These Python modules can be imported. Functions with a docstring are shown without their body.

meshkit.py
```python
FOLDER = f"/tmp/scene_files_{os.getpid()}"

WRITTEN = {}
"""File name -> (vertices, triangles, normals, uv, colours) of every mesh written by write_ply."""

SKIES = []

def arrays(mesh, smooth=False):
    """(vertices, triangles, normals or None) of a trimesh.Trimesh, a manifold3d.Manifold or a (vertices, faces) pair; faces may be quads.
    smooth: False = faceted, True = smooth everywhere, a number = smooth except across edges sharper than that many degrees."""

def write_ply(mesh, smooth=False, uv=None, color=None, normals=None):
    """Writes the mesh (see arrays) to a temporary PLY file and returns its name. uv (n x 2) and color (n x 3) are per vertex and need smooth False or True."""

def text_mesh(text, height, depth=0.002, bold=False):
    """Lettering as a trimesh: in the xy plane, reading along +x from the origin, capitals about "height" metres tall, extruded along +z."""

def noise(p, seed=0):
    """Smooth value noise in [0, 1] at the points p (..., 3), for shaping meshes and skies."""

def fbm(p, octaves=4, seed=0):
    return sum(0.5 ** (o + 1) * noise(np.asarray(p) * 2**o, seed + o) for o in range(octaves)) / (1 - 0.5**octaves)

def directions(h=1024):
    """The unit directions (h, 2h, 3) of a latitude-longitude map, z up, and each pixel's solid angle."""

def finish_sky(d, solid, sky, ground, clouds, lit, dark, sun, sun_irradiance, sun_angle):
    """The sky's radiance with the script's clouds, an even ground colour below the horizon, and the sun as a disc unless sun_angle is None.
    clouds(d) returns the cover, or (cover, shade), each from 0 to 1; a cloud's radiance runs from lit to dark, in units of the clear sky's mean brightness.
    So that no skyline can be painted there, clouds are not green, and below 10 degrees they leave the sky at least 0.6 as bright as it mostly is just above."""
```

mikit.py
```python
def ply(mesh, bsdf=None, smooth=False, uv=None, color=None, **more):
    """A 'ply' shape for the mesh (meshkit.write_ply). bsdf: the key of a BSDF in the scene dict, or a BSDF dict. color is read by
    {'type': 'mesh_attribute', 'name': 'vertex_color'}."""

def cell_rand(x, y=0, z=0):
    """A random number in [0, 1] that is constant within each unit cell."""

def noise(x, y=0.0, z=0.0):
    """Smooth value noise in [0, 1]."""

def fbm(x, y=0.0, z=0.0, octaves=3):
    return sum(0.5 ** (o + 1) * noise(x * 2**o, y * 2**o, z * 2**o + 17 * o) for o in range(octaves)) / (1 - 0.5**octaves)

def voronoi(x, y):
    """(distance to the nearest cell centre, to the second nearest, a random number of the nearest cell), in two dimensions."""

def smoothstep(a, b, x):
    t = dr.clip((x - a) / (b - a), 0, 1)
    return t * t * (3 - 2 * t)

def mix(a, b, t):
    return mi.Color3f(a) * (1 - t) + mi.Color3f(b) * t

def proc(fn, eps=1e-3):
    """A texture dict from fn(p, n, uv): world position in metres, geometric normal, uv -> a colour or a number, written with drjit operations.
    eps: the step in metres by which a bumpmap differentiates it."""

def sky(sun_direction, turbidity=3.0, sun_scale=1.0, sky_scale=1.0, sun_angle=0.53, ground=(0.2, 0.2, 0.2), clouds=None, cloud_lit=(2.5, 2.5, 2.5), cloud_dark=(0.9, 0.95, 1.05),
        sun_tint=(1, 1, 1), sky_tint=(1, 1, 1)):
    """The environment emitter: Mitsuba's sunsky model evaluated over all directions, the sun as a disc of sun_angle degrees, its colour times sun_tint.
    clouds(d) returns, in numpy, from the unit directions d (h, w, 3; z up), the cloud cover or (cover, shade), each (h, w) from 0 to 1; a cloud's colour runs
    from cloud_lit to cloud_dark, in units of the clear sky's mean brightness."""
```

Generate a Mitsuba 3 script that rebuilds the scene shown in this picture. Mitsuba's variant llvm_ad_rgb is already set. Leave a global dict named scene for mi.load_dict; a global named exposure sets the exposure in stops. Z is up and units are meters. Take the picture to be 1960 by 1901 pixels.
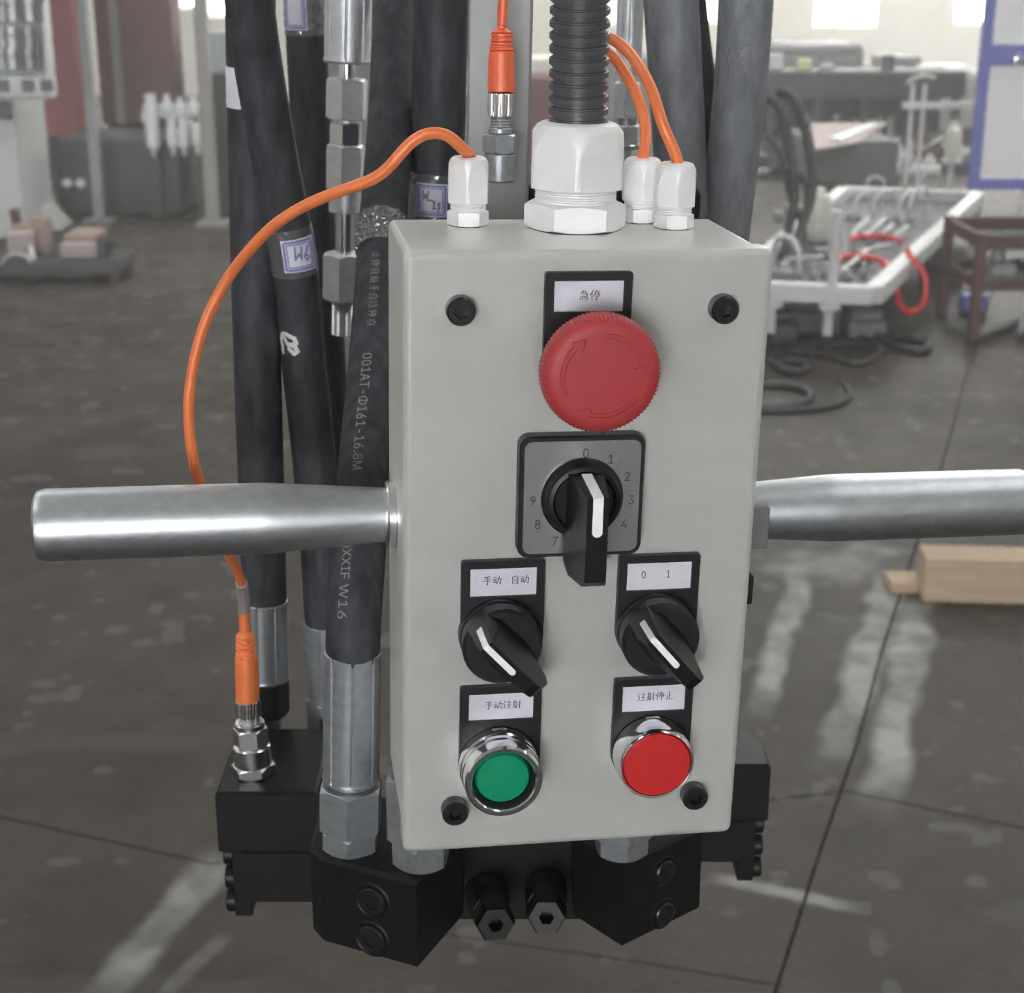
import math, numpy as np, trimesh, mitsuba as mi, mikit, meshkit, drjit as dr
from mikit import proc, noise, fbm, smoothstep, mix
import manifold3d as m3
from shapely.geometry import Polygon, LineString, Point, box as sbox
from shapely.ops import unary_union
from scipy.interpolate import CubicSpline
T = mi.ScalarTransform4f
scene, labels = {}, {}
# ------------------------------------------------------------------ camera, light, exposure
PITCH = math.radians(18.5)
CAM = np.array([0.0, 0.0, 1.45])
FOC = 3000.0                                     # focal length in pixels of the 1960 x 1901 frame
FWD = np.array([0, math.cos(PITCH), -math.sin(PITCH)])
DWN = np.array([0, -math.sin(PITCH), -math.cos(PITCH)])
scene['camera'] = {'type': 'thinlens', 'fov': 2 * math.degrees(math.atan(980 / FOC)), 'fov_axis': 'x', 'aperture_radius': 0.0011, 'focus_distance': 0.56,
                   'near_clip': 0.02, 'far_clip': 200.0, 'to_world': T().look_at(origin=CAM.tolist(), target=(CAM + FWD).tolist(), up=[0, 0, 1])}
exposure = 0.40
HAZE = 0.0155                                    # extinction per metre of an added haze, standing mostly for veiling glare in the lens
scene['camera']['medium'] = {'type': 'homogeneous', 'sigma_t': HAZE, 'albedo': {'type': 'rgb', 'value': [0.88, 0.875, 0.855]}}
ADDED_SKYLIGHT, WINDOW, DOOR = {0.5: 3.2, 7.5: 9.0, 16.5: 21.0}, 26.0, 26.5   # radiance of the added, unseen roof lights row by row, the window panes and the open hall door behind the photographer
# ------------------------------------------------------------------ places
def at(px, py, depth):
    """World point seen at the photograph's pixel, depth metres in front of the camera."""
    return CAM + depth * ((px - 980) / FOC * np.array([1.0, 0, 0]) + (py - 950.5) / FOC * DWN + FWD)
def ray(px, py):
    return at(px, py, 1.0) - CAM
def fl(px, py, z=0.0):
    d = ray(px, py)
    return CAM + d * ((z - CAM[2]) / d[2])
def ad(px, py, Y):
    d = ray(px, py)
    return CAM + d * (Y / d[1])
# the control box's own frame: x right, y away, z up, millimetres from the front top left corner
def rodrigues(r):
    a = np.linalg.norm(r); k = np.array(r) / a
    K = np.array([[0, -k[2], k[1]], [k[2], 0, -k[0]], [-k[1], k[0], 0]])
    return np.eye(3) + math.sin(a) * K + (1 - math.cos(a)) * K @ K
_R = rodrigues([0.32573018, -0.15863056, -0.00379569])
_t = np.array([-0.03594657, -0.08101423, 0.51733774])
_C = np.stack([[1.0, 0, 0], DWN, FWD], 1)         # camera axes as columns
BOX = np.eye(4)
BOX[:3, :3] = _C @ _R @ np.array([[1, 0, 0], [0, 0, -1], [0, 1, 0]]) * 0.001
BOX[:3, 3] = CAM + _C @ _t
def bx(x, y, z):
    return (BOX @ np.array([x, y, z, 1.0]))[:3]
BR = BOX[:3, :3] * 1000
# ------------------------------------------------------------------ materials
def P(name, color, rough=0.5, metal=0.0, spec=0.5, bump=None, bscale=0.0, **kw):
    c = color if isinstance(color, dict) else {'type': 'rgb', 'value': list(color)}
    b = {'type': 'principled', 'base_color': c, 'roughness': rough, 'metallic': metal, 'specular': spec, **kw}
    if bump is not None:
        b = {'type': 'bumpmap', 'arbitrary': bump, 'scale': bscale, 'bsdf': b}
    scene['mat_' + name] = {'type': 'twosided', 'bsdf': b}
def peel(p, n, uv):
    return noise(p.x * 900, p.y * 900, p.z * 900)
def weave(p, n, uv):
    return noise(p.x * 1500, p.y * 1500, p.z * 420) + 0.6 * noise(p.x * 500, p.y * 500, p.z * 2200)
def crumple(p, n, uv):
    return fbm(p.x * 260, p.y * 260, p.z * 200)
def zinc(p, n, uv):
    t = fbm(p.x * 300, p.y * 300, p.z * 300)
    return mix((0.30, 0.32, 0.34), (0.44, 0.46, 0.48), t)
def zinclitc(p, n, uv):
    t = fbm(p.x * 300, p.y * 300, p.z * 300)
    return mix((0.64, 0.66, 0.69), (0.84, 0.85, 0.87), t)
def paintc(p, n, uv):
    t = fbm(p.x * 40, p.y * 40, p.z * 40)
    return mix((0.51, 0.513, 0.485), (0.54, 0.543, 0.512), t)
def hosec(p, n, uv):
    t = fbm(p.x * 220, p.y * 220, p.z * 60)
    return mix((0.012, 0.0125, 0.0145), (0.048, 0.049, 0.055), t)
P('paint', proc(paintc), 0.32, 0, 0.5, proc(peel, 2e-4), 0.00002)
P('black_plastic', (0.008, 0.008, 0.0095), 0.45, 0, 0.25)
P('black_satin', (0.005, 0.005, 0.006), 0.38, 0, 0.22)
P('black_steel', (0.005, 0.005, 0.0055), 0.42, 0.0, 0.2)
P('black_oxide', (0.012, 0.012, 0.013), 0.32, 0.3, 0.4)
def hose_dust_glare(p, n, uv):
    t = fbm(p.x * 220, p.y * 220, p.z * 60)
    return mix((0.075, 0.079, 0.086), (0.19, 0.197, 0.21), t)
P('rubber_dusty_glare', proc(hose_dust_glare), 0.5, 0, 0.5, proc(weave, 2e-4), 0.00035)  # lighter rubber: part dust, part glare painted into the colour
P('rubber', proc(hosec), 0.55, 0, 0.18, proc(weave, 2e-4), 0.00018)
P('zinc', proc(zinc), 0.36, 0.75)
P('zinc_lit', proc(zinclitc), 0.42, 0.55)  # same zinc, the stronger light on the upper fittings put into its colour
P('zinc_bright', (0.78, 0.79, 0.80), 0.22, 1.0)
P('chrome', (0.82, 0.83, 0.84), 0.12, 1.0)
P('aluminium', (0.62, 0.62, 0.63), 0.32, 1.0)
def handlec(p, n, uv):
    t = fbm(p.x * 300, p.y * 300, p.z * 300)
    return mix((0.47, 0.49, 0.51), (0.62, 0.64, 0.66), t)
P('handle_metal', proc(handlec), 0.42, 1.0)
P('red_plastic', (0.31, 0.030, 0.033), 0.5, 0, 0.35)
P('red_cap', (0.42, 0.014, 0.014), 0.45, 0, 0.35)
P('green_cap', (0.0, 0.20, 0.095), 0.30)
P('white_plastic', (0.82, 0.82, 0.825), 0.42)
P('white_insert', (0.95, 0.95, 0.95), 0.5)
P('paper', (0.70, 0.69, 0.76), 0.7)
P('ink', (0.10, 0.10, 0.13), 0.7)
P('blue_ink', (0.16, 0.17, 0.38), 0.7)
P('dial_ink', (0.03, 0.03, 0.03), 0.6)
P('orange', (0.80, 0.20, 0.06), 0.42)
P('orange_red', (0.68, 0.12, 0.045), 0.42)
P('grey_sleeve', (0.30, 0.30, 0.31), 0.25)
P('conduit', (0.05, 0.05, 0.054), 0.33, 0, 0.6)
P('tape', (0.14, 0.14, 0.145), 0.15, 0.55, 1.0)
P('hose_print', (0.16, 0.165, 0.17), 0.6)
P('white_paint', (0.65, 0.65, 0.66), 0.6)
P('grey_bar', (0.20, 0.203, 0.20), 0.5, 0.2)
# background
P('cream_wall', (0.80, 0.77, 0.70), 0.8)
P('ceiling_m', (0.55, 0.55, 0.54), 0.8)
P('white_frame', (0.50, 0.50, 0.50), 0.5)
P('white_bottle', (0.62, 0.62, 0.55), 0.4)
P('steel_pale', (0.42, 0.43, 0.43), 0.45, 0.3)
P('grey_green', (0.24, 0.27, 0.28), 0.5)
P('column_grey', (0.27, 0.275, 0.275), 0.6)
P('column_taupe', (0.24, 0.23, 0.21), 0.6)
P('red_sheet', (0.30, 0.085, 0.105), 0.6)
P('red_dark', (0.13, 0.06, 0.065), 0.65)
P('dark_machine', (0.04, 0.041, 0.046), 0.6)
P('dark_grey', (0.10, 0.10, 0.105), 0.6)
P('mid_grey', (0.22, 0.22, 0.22), 0.6)
P('rust', (0.07, 0.034, 0.031), 0.75)
P('brown_card', (0.26, 0.19, 0.16), 0.8)
P('pink_cloth', (0.36, 0.30, 0.29), 0.85)
P('board_white', (0.86, 0.86, 0.87), 0.35)
P('board_blue', (0.12, 0.13, 0.36), 0.4)
P('red_hose', (0.62, 0.03, 0.04), 0.4)
P('yellow_green', (0.55, 0.56, 0.30), 0.5)
P('black_cable', (0.02, 0.02, 0.022), 0.5)
def timberc(p, n, uv):
    g = fbm(p.x * 3.0, p.y * 30, p.z * 60)
    return mix((0.30, 0.21, 0.135), (0.46, 0.34, 0.24), g)
P('timber', proc(timberc), 0.75)
# ------------------------------------------------------------------ mesh helpers
SEEN = {}
def key_of(name, parent=None):
    k = name if parent is None else parent + '__' + name
    if k not in SEEN:
        SEEN[k] = 0
        return k
    SEEN[k] += 1
    return '%s_%03d' % (k, SEEN[k])
def tag(k, label=None, cat=None, group=None, kind=None):
    d = {a: b for a, b in (('label', label), ('category', cat), ('group', group), ('kind', kind)) if b}
    if d: labels[k] = d
    return k
def thing(name, label, cat, group=None):
    return tag(key_of(name), label, cat, group)
def cs(pts):
    """Cross-section from an outline, turned anticlockwise."""
    p = np.array([q[:2] for q in pts], float)
    a = (p[:, 0] * np.roll(p[:, 1], -1) - p[:, 1] * np.roll(p[:, 0], -1)).sum()
    return m3.CrossSection([(p if a > 0 else p[::-1]).tolist()])
def tm(mesh):
    if hasattr(mesh, 'to_mesh'):
        m = mesh.to_mesh()
        return trimesh.Trimesh(np.array(m.vert_properties[:, :3]), np.array(m.tri_verts), process=False)
    return mesh
def put(name, mesh, mat, parent=None, M=None, smooth=35, label=None, cat=None, group=None, kind=None):
    k = key_of(name, parent)
    mesh = tm(mesh).copy()
    if M is not None: mesh.apply_transform(M)
    scene[k] = mikit.ply(mesh, 'mat_' + mat, smooth=smooth)
    return tag(k, label, cat, group, kind)
def join(*ms):
    return trimesh.util.concatenate([tm(m) for m in ms])
def mv(mesh, x=0, y=0, z=0):
    m = tm(mesh).copy(); m.apply_translation([x, y, z]); return m
def rot(mesh, ax, deg, point=(0, 0, 0)):
    m = tm(mesh).copy(); m.apply_transform(trimesh.transformations.rotation_matrix(math.radians(deg), ax, point)); return m
def frame(o, z, x=None):
    """Matrix that carries the local z axis to z and the origin to o."""
    z = np.array(z, float); z /= np.linalg.norm(z)
    x = np.array([1.0, 0, 0] if x is None else x, float)
    if abs(x @ z) > 0.95 * np.linalg.norm(x): x = np.array([0, 1.0, 0])
    x -= (x @ z) * z; x /= np.linalg.norm(x)
    M = np.eye(4); M[:3, 0], M[:3, 1], M[:3, 2], M[:3, 3] = x, np.cross(z, x), z, o
    return M
def rbox(sx, sy, sz, r=0.0, seg=12):
    """Box centred on the origin with rounded edges."""
    if r <= 0: return trimesh.creation.box([sx, sy, sz])
    s = m3.Manifold.sphere(r, seg)
    pts = [s.translate([a * (sx / 2 - r), b * (sy / 2 - r), c * (sz / 2 - r)]) for a in (-1, 1) for b in (-1, 1) for c in (-1, 1)]
    return tm(m3.Manifold.batch_hull(pts))
def cbox(x0, x1, y0, y1, z0, z1, r=0.0, seg=12):
    return mv(rbox(x1 - x0, y1 - y0, z1 - z0, r, seg), (x0 + x1) / 2, (y0 + y1) / 2, (z0 + z1) / 2)
def lathe(prof, n=48):
    """Surface of revolution about z from (radius, z) pairs, bottom to top."""
    return trimesh.creation.revolve(np.array(prof, float), sections=n)
def prism(poly, h):
    ps = getattr(poly, 'geoms', [poly])
    return trimesh.util.concatenate([trimesh.creation.extrude_polygon(p, h, engine='earcut') for p in ps])
def hexnut(af, h, cham=0.12):
    """Hexagonal prism across flats af, height h from z=0, its corners turned off."""
    R = af / math.sqrt(3)
    hx = m3.Manifold.extrude(cs([(R * math.cos(a), R * math.sin(a)) for a in np.arange(6) * math.pi / 3]), h)
    c = af * cham * 0.55
    cone = m3.Manifold.revolve(cs([(0, 0), (af / 2 * 0.98, 0), (R * 1.01, c), (R * 1.01, h - c), (af / 2 * 0.98, h), (0, h)]), 48)
    return tm(hx ^ cone)
def spline(pts, n=60):
    pts = np.array(pts, float)
    d = np.r_[0, np.cumsum(np.linalg.norm(np.diff(pts, axis=0), axis=1))]
    return CubicSpline(d, pts)(np.linspace(0, d[-1], n)) if len(pts) > 2 else pts[0] + (pts[-1] - pts[0]) * np.linspace(0, 1, n)[:, None]
def crinkle(m, amp, seed=0, f=330):
    v = m.vertices; n = m.vertex_normals
    q = np.abs(meshkit.fbm(v * f, 3, seed) - .5) * 2
    m.vertices = v + n * (q * amp)[:, None]
    return m
class Path:
    """A smoothed line with frames whose angle 0 faces the operator's side."""
    def __init__(s, pts, n=60):
        s.p = spline(pts, n)
        s.t = np.gradient(s.p, axis=0); s.t /= np.linalg.norm(s.t, axis=1, keepdims=True)
        s.s = np.r_[0, np.cumsum(np.linalg.norm(np.diff(s.p, axis=0), axis=1))]
        a = CAM - s.p; a -= (a * s.t).sum(1)[:, None] * s.t
        if len(pts) > 4:
            v = a[0] / np.linalg.norm(a[0]); out = [v]
            for k in range(1, n):
                v = v - (v @ s.t[k]) * s.t[k]; v /= np.linalg.norm(v); out.append(v)
            a = np.array(out)
        s.a = a / np.linalg.norm(a, axis=1, keepdims=True)
        s.b = np.cross(s.t, s.a)
    def at(s, q):
        f = lambda A: np.stack([np.interp(q, s.s, A[:, k]) for k in range(3)], -1)
        return f(s.p), f(s.t), f(s.a), f(s.b)
    def surf(s, q, ang, R):
        p, t, a, b = s.at(q)
        return p + np.asarray(R)[..., None] * (np.cos(ang)[..., None] * a + np.sin(ang)[..., None] * b)
def tube(path, R, sides=28, caps=True):
    n = len(path.p); R = np.broadcast_to(R, (n,))
    ang = np.arange(sides) * 2 * math.pi / sides
    v = path.p[:, None] + R[:, None, None] * (np.cos(ang)[None, :, None] * path.a[:, None] + np.sin(ang)[None, :, None] * path.b[:, None])
    i, j = np.meshgrid(np.arange(n - 1), np.arange(sides), indexing='ij')
    q = np.stack([i * sides + j, i * sides + (j + 1) % sides, (i + 1) * sides + (j + 1) % sides, (i + 1) * sides + j], -1).reshape(-1, 4)
    f = np.vstack([q[:, [0, 1, 2]], q[:, [0, 2, 3]]]); v = v.reshape(-1, 3)
    if caps:
        v = np.vstack([v, path.p[:1], path.p[-1:]]); k = np.arange(sides)
        f = np.vstack([f, np.stack([(k + 1) % sides, k, k * 0 + len(v) - 2], 1), np.stack([(n - 1) * sides + k, (n - 1) * sides + (k + 1) % sides, k * 0 + len(v) - 1], 1)])
    return trimesh.Trimesh(v, f, process=False)
def wire(pts, R, n=40, sides=12):
    return tube(Path(pts, n), R, sides)
def patch(path, s0, s1, a0, a1, R, t=0.0002, ns=8, na=14):
    """A piece of sheet laid round a hose: from s0 to s1 along it and a0 to a1 about it (degrees)."""
    S, A = np.meshgrid(np.linspace(s0, s1, ns), np.radians(np.linspace(a0, a1, na)), indexing='ij')
    o = path.surf(S, A, np.full(S.shape, R + t)).reshape(-1, 3); u = path.surf(S, A, np.full(S.shape, R)).reshape(-1, 3)
    i, j = np.meshgrid(np.arange(ns - 1), np.arange(na - 1), indexing='ij')
    q = np.stack([i * na + j, i * na + j + 1, (i + 1) * na + j + 1, (i + 1) * na + j], -1).reshape(-1, 4)
    m = ns * na
    top = np.vstack([q[:, [0, 1, 2]], q[:, [0, 2, 3]]])
    rim = np.r_[np.arange(na), (np.arange(1, ns)) * na + na - 1, (ns - 1) * na + np.arange(na - 2, -1, -1), np.arange(ns - 2, 0, -1) * na]
    r2 = np.roll(rim, -1)
    side = np.vstack([np.stack([rim, rim + m, r2], 1), np.stack([r2, rim + m, r2 + m], 1)])
    return trimesh.Trimesh(np.vstack([o, u]), np.vstack([top, top[:, ::-1] + m, side]), process=False)
def wrap(mesh, path, s0, ang, R, along=1, h=0):
    """Flat lettering (x along the hose, y round it, z outward) laid on a hose."""
    m = tm(mesh).copy(); v = m.vertices
    m.vertices = path.surf(s0 + along * v[:, 0], math.radians(ang) + along * v[:, 1] / R, R + v[:, 2])
    return m
# ------------------------------------------------------------------ lettering
HAN = {  # strokes on a 100 x 100 grid
 'ji': [[(46,98),(34,84),(18,72)],[(38,88),(66,88),(56,74)],[(20,72),(78,72),(78,40)],[(24,56),(78,56)],[(18,40),(78,40)],[(18,30),(8,10)],[(34,34),(34,8),(68,6),(72,18)],[(48,36),(56,24)],[(76,32),(92,14)]],
 'ting': [[(28,98),(18,74),(4,54)],[(19,72),(19,2)],[(58,99),(66,90)],[(34,86),(96,86)],[(48,77),(48,62),(82,62),(82,77),(48,77)],[(36,42),(36,54),(94,54),(88,44)],[(46,38),(86,38)],[(66,38),(66,4),(54,10)]],
 'shou': [[(76,96),(20,86)],[(18,68),(84,68)],[(6,46),(94,46)],[(52,88),(52,4),(38,12)]],
 'dong': [[(10,84),(44,84)],[(4,62),(50,62)],[(28,62),(10,24),(44,30)],[(36,46),(48,18)],[(52,70),(94,70),(86,10),(74,14)],[(72,96),(68,54),(42,6)]],
 'zi': [[(54,99),(44,84)],[(22,82),(22,2)],[(22,82),(80,82),(80,2)],[(22,58),(80,58)],[(22,34),(80,34)],[(22,10),(80,10)]],
 'zhu': [[(12,94),(24,82)],[(4,66),(18,56)],[(6,8),(24,42)],[(58,99),(68,86)],[(36,76),(94,76)],[(40,44),(92,44)],[(30,8),(98,8)],[(66,76),(66,8)]],
 'she': [[(28,99),(22,86)],[(14,84),(14,34)],[(14,84),(44,84),(44,4),(34,10)],[(14,67),(44,67)],[(14,51),(44,51)],[(2,34),(48,34)],[(46,40),(24,20),(4,6)],[(54,68),(98,68)],[(80,98),(80,4),(68,12)],[(62,50),(70,34)]],
 'zhi': [[(52,96),(52,8)],[(52,54),(86,54)],[(24,62),(24,8)],[(4,8),(98,8)]],
 'zero': [[(50,92),(36,84),(30,50),(36,16),(50,8),(64,16),(70,50),(64,84),(50,92)]],
 'one': [[(38,80),(52,92),(52,8)],[(36,8),(68,8)]],
}
def strokes(name, size, depth=0.0002):
    gs = []
    for st in HAN[name]:
        for a, b in zip(st[:-1], st[1:]):
            flat = abs(b[1] - a[1]) < 3
            gs.append(LineString([a, b]).buffer(2.2 if flat else 4.4, quad_segs=2, cap_style=1))
    m = prism(unary_union(gs).simplify(0.3), 1.0)
    m.vertices *= [size / 100, size / 100, depth]
    return m
def line_of(names, size, gap=1.06, depth=0.0002):
    x, out = 0.0, []
    for n in names:
        if n == ' ': x += size * 0.9; continue
        out.append(mv(strokes(n, size, depth), x)); x += size * gap
    return join(*out)
# ================================================================== STRUCTURE: the hall
floor_base = put('floor', cbox(-16, 16, -24, 21, -0.25, -0.021), 'dark_grey', kind='structure')
STREAKS = []      # pale streaks in the floor colour (x0, y0, x1, y1, half width, strength)
def streak(a, b, w, s, za=None):
    A, B = fl(*a), fl(*b)
    STREAKS.append((A[0], A[1], B[0], B[1], w, s))
streak((1530, 1110), (1455, 1340), 0.042, 0.9)
streak((1705, 1130), (1600, 1420), 0.05, 0.9)
streak((1755, 1180), (1690, 1500), 0.055, 1.0)
streak((1560, 1060), (1500, 1100), 0.09, 0.5)
streak((1680, 1050), (1600, 1110), 0.10, 0.5)
streak((410, 1660), (190, 1900), 0.045, 0.75)
streak((1395, 1685), (1610, 1735), 0.024, 0.75)
streak((330, 1900), (420, 1800), 0.022, 0.4)
streak((0, 545), (200, 500), 0.10, 0.25)
def floorc(p, n, uv):
    big = fbm(p.x * 0.9, p.y * 0.9, 1.0, 4)
    mid = fbm(p.x * 7, p.y * 7, 3.0, 4)
    fine = noise(p.x * 120, p.y * 120, 0.5)
    col = mix((0.022, 0.0165, 0.0125), (0.048, 0.039, 0.031), smoothstep(0.25, 0.75, 0.6 * big + 0.4 * mid))
    col = col * (0.88 + 0.24 * fine)
    spot = smoothstep(0.70, 0.78, fbm(p.x * 14, p.y * 14, 9.0, 3))
    col = mix(col, (0.24, 0.235, 0.225), 0.16 * spot)
    dark = smoothstep(0.66, 0.80, fbm(p.x * 2.3, p.y * 5, 5.0, 4))
    col = mix(col, (0.055, 0.05, 0.046), 0.6 * dark)
    for x0, y0, x1, y1, w, s in STREAKS:
        L = math.hypot(x1 - x0, y1 - y0); ux, uy = (x1 - x0) / L, (y1 - y0) / L
        t = (p.x - x0) * ux + (p.y - y0) * uy
        d = (p.x - x0) * -uy + (p.y - y0) * ux + (mid - 0.5) * w * 1.2
        m = (1 - smoothstep(0.35 * w, 1.0 * w, dr.abs(d))) * smoothstep(-0.25 * L, 0.1 * L, t) * (1 - smoothstep(0.85 * L, 1.2 * L, t))
        col = mix(col, (0.26, 0.258, 0.24), s * 0.9 * m * (0.45 + 0.75 * smoothstep(0.2, 0.8, fbm(p.x * 16, p.y * 16, 2.0, 3))))
    return col
P('concrete', proc(floorc), 0.6, 0, 0.26)
# concrete slabs, parted by the saw joints seen on the floor
def wavy(a, b, seed, amp=0.006, n=40):
    A, B = np.array(a[:2]), np.array(b[:2]); t = np.linspace(0, 1, n)
    nrm = np.array([-(B - A)[1], (B - A)[0]]) / np.linalg.norm(B - A)
    w = meshkit.noise(np.stack([t * n * 0.7, t * 0 + seed, t * 0], 1)) - 0.5
    return LineString(A + (B - A) * t[:, None] + nrm * (w * 2 * amp)[:, None])
def through(a, b, back, ahead):
    A, B = fl(*a)[:2], fl(*b)[:2]; u = (B - A) / np.linalg.norm(B - A)
    return A - u * back, B + u * ahead
la = through((1846, 740), (1505, 1850), 14, 22)
dirA = (la[1] - la[0]) / np.linalg.norm(la[1] - la[0])
sideA = np.array([-dirA[1], dirA[0]])
joints = [wavy(*la, 1, 0.010, 90).buffer(0.0032)]
for k in (-2, -1, 1, 2):
    joints.append(wavy(la[0] + sideA * 4.2 * k, la[1] + sideA * 4.2 * k, 5 + k).buffer(0.004))
j2 = through((20, 1568), (400, 1653), 9, 0); j2b = through((1620, 1515), (1940, 1582), 0, 9)
j3 = through((930, 1800), (1440, 1880), 0, 0.6)
P0 = fl(20, 1568)[:2]; P1 = fl(1940, 1582)[:2]
lb = (P0 + (P0 - P1) * 6, P1 + (P1 - P0) * 6)
joints.append(LineString([j2[0], fl(400, 1653)[:2], fl(1620, 1515)[:2], j2b[1]]).buffer(0.0026))
for k in (1, 2, 3, 4):
    joints.append(wavy(lb[0] + dirA * -4.0 * k, lb[1] + dirA * -4.0 * k, 20 + k).buffer(0.004))
joints.append(LineString([fl(760, 1775)[:2], fl(930, 1800)[:2], fl(1200, 1838)[:2], fl(1500, 1888)[:2]]).buffer(0.0018))
slabs = sbox(-15.9, -23.9, 15.9, 20.9).difference(unary_union(joints))
for g in slabs.geoms:
    if g.area > 0.02:
        put('slab', mv(prism(g.simplify(0.0008), 0.021), 0, 0, -0.021), 'concrete', 'floor', smooth=False)
put('ceiling', cbox(-16, 16, -24, 21, 7.0, 7.2), 'ceiling_m', kind='structure')
put('wall_left', cbox(-16.2, -16, -24, 21, -0.25, 7.2), 'cream_wall', kind='structure')
put('wall_right', cbox(16, 16.2, -24, 21, -0.25, 7.2), 'cream_wall', kind='structure')
# rear wall behind the photographer with the open hall door, and the far wall with its windows
dw = m3.Manifold.cube([32.4, 0.2, 7.45]).translate([-16.2, -24.2, -0.25]) - m3.Manifold.cube([10, 1, 6.0]).translate([-8, -24.6, 0])
put('wall_front', dw, 'cream_wall', kind='structure')
WY = 20.0
wins = []   # window openings in the far wall, x0 x1 z0 z1
def win(px0, px1, pyb):
    a, b = ad(px0, pyb, WY), ad(px1, pyb, WY)
    wins.append((a[0], b[0], a[2], a[2] + 1.9))
win(1555, 1676, 52); win(1824, 1950, 46); win(1345, 1374, 45); win(338, 380, 18); win(398, 440, 34); win(522, 548, 40); win(1160, 1182, 50); win(2070, 2190, 46); win(-60, 40, 40)
wall = m3.Manifold.cube([32.4, 0.3, 7.45]).translate([-16.2, WY, -0.25])
for a, b, c, d in wins:
    wall = wall - m3.Manifold.cube([b - a, 1, d - c]).translate([a, WY - 0.3, c])
put('wall_back', wall, 'cream_wall', kind='structure')
def emitter(r, g, b):
    return {'type': 'area', 'radiance': {'type': 'rgb', 'value': [r, g, b]}}
def lit(name, mesh, rgb, parent=None, label=None, kind=None):
    k = put(name, mesh, 'board_white', parent, smooth=False, label=label, kind=kind)
    scene[k]['emitter'] = emitter(*rgb)
    return k
for i, (a, b, c, d) in enumerate(wins):
    k = 'window_%d' % (i + 1)
    fr = m3.Manifold.cube([b - a, 0.06, d - c]).translate([a, WY + 0.1, c]) - m3.Manifold.cube([b - a - 0.08, 0.5, d - c - 0.08]).translate([a + 0.04, WY - 0.1, c + 0.04])
    put(k, fr, 'white_frame', kind='structure')
    lit('pane', cbox(a + 0.04, b - 0.04, WY + 0.12, WY + 0.13, c + 0.04, d - 0.04), [WINDOW * q for q in (1.0, 0.99, 0.95)], k)
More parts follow.
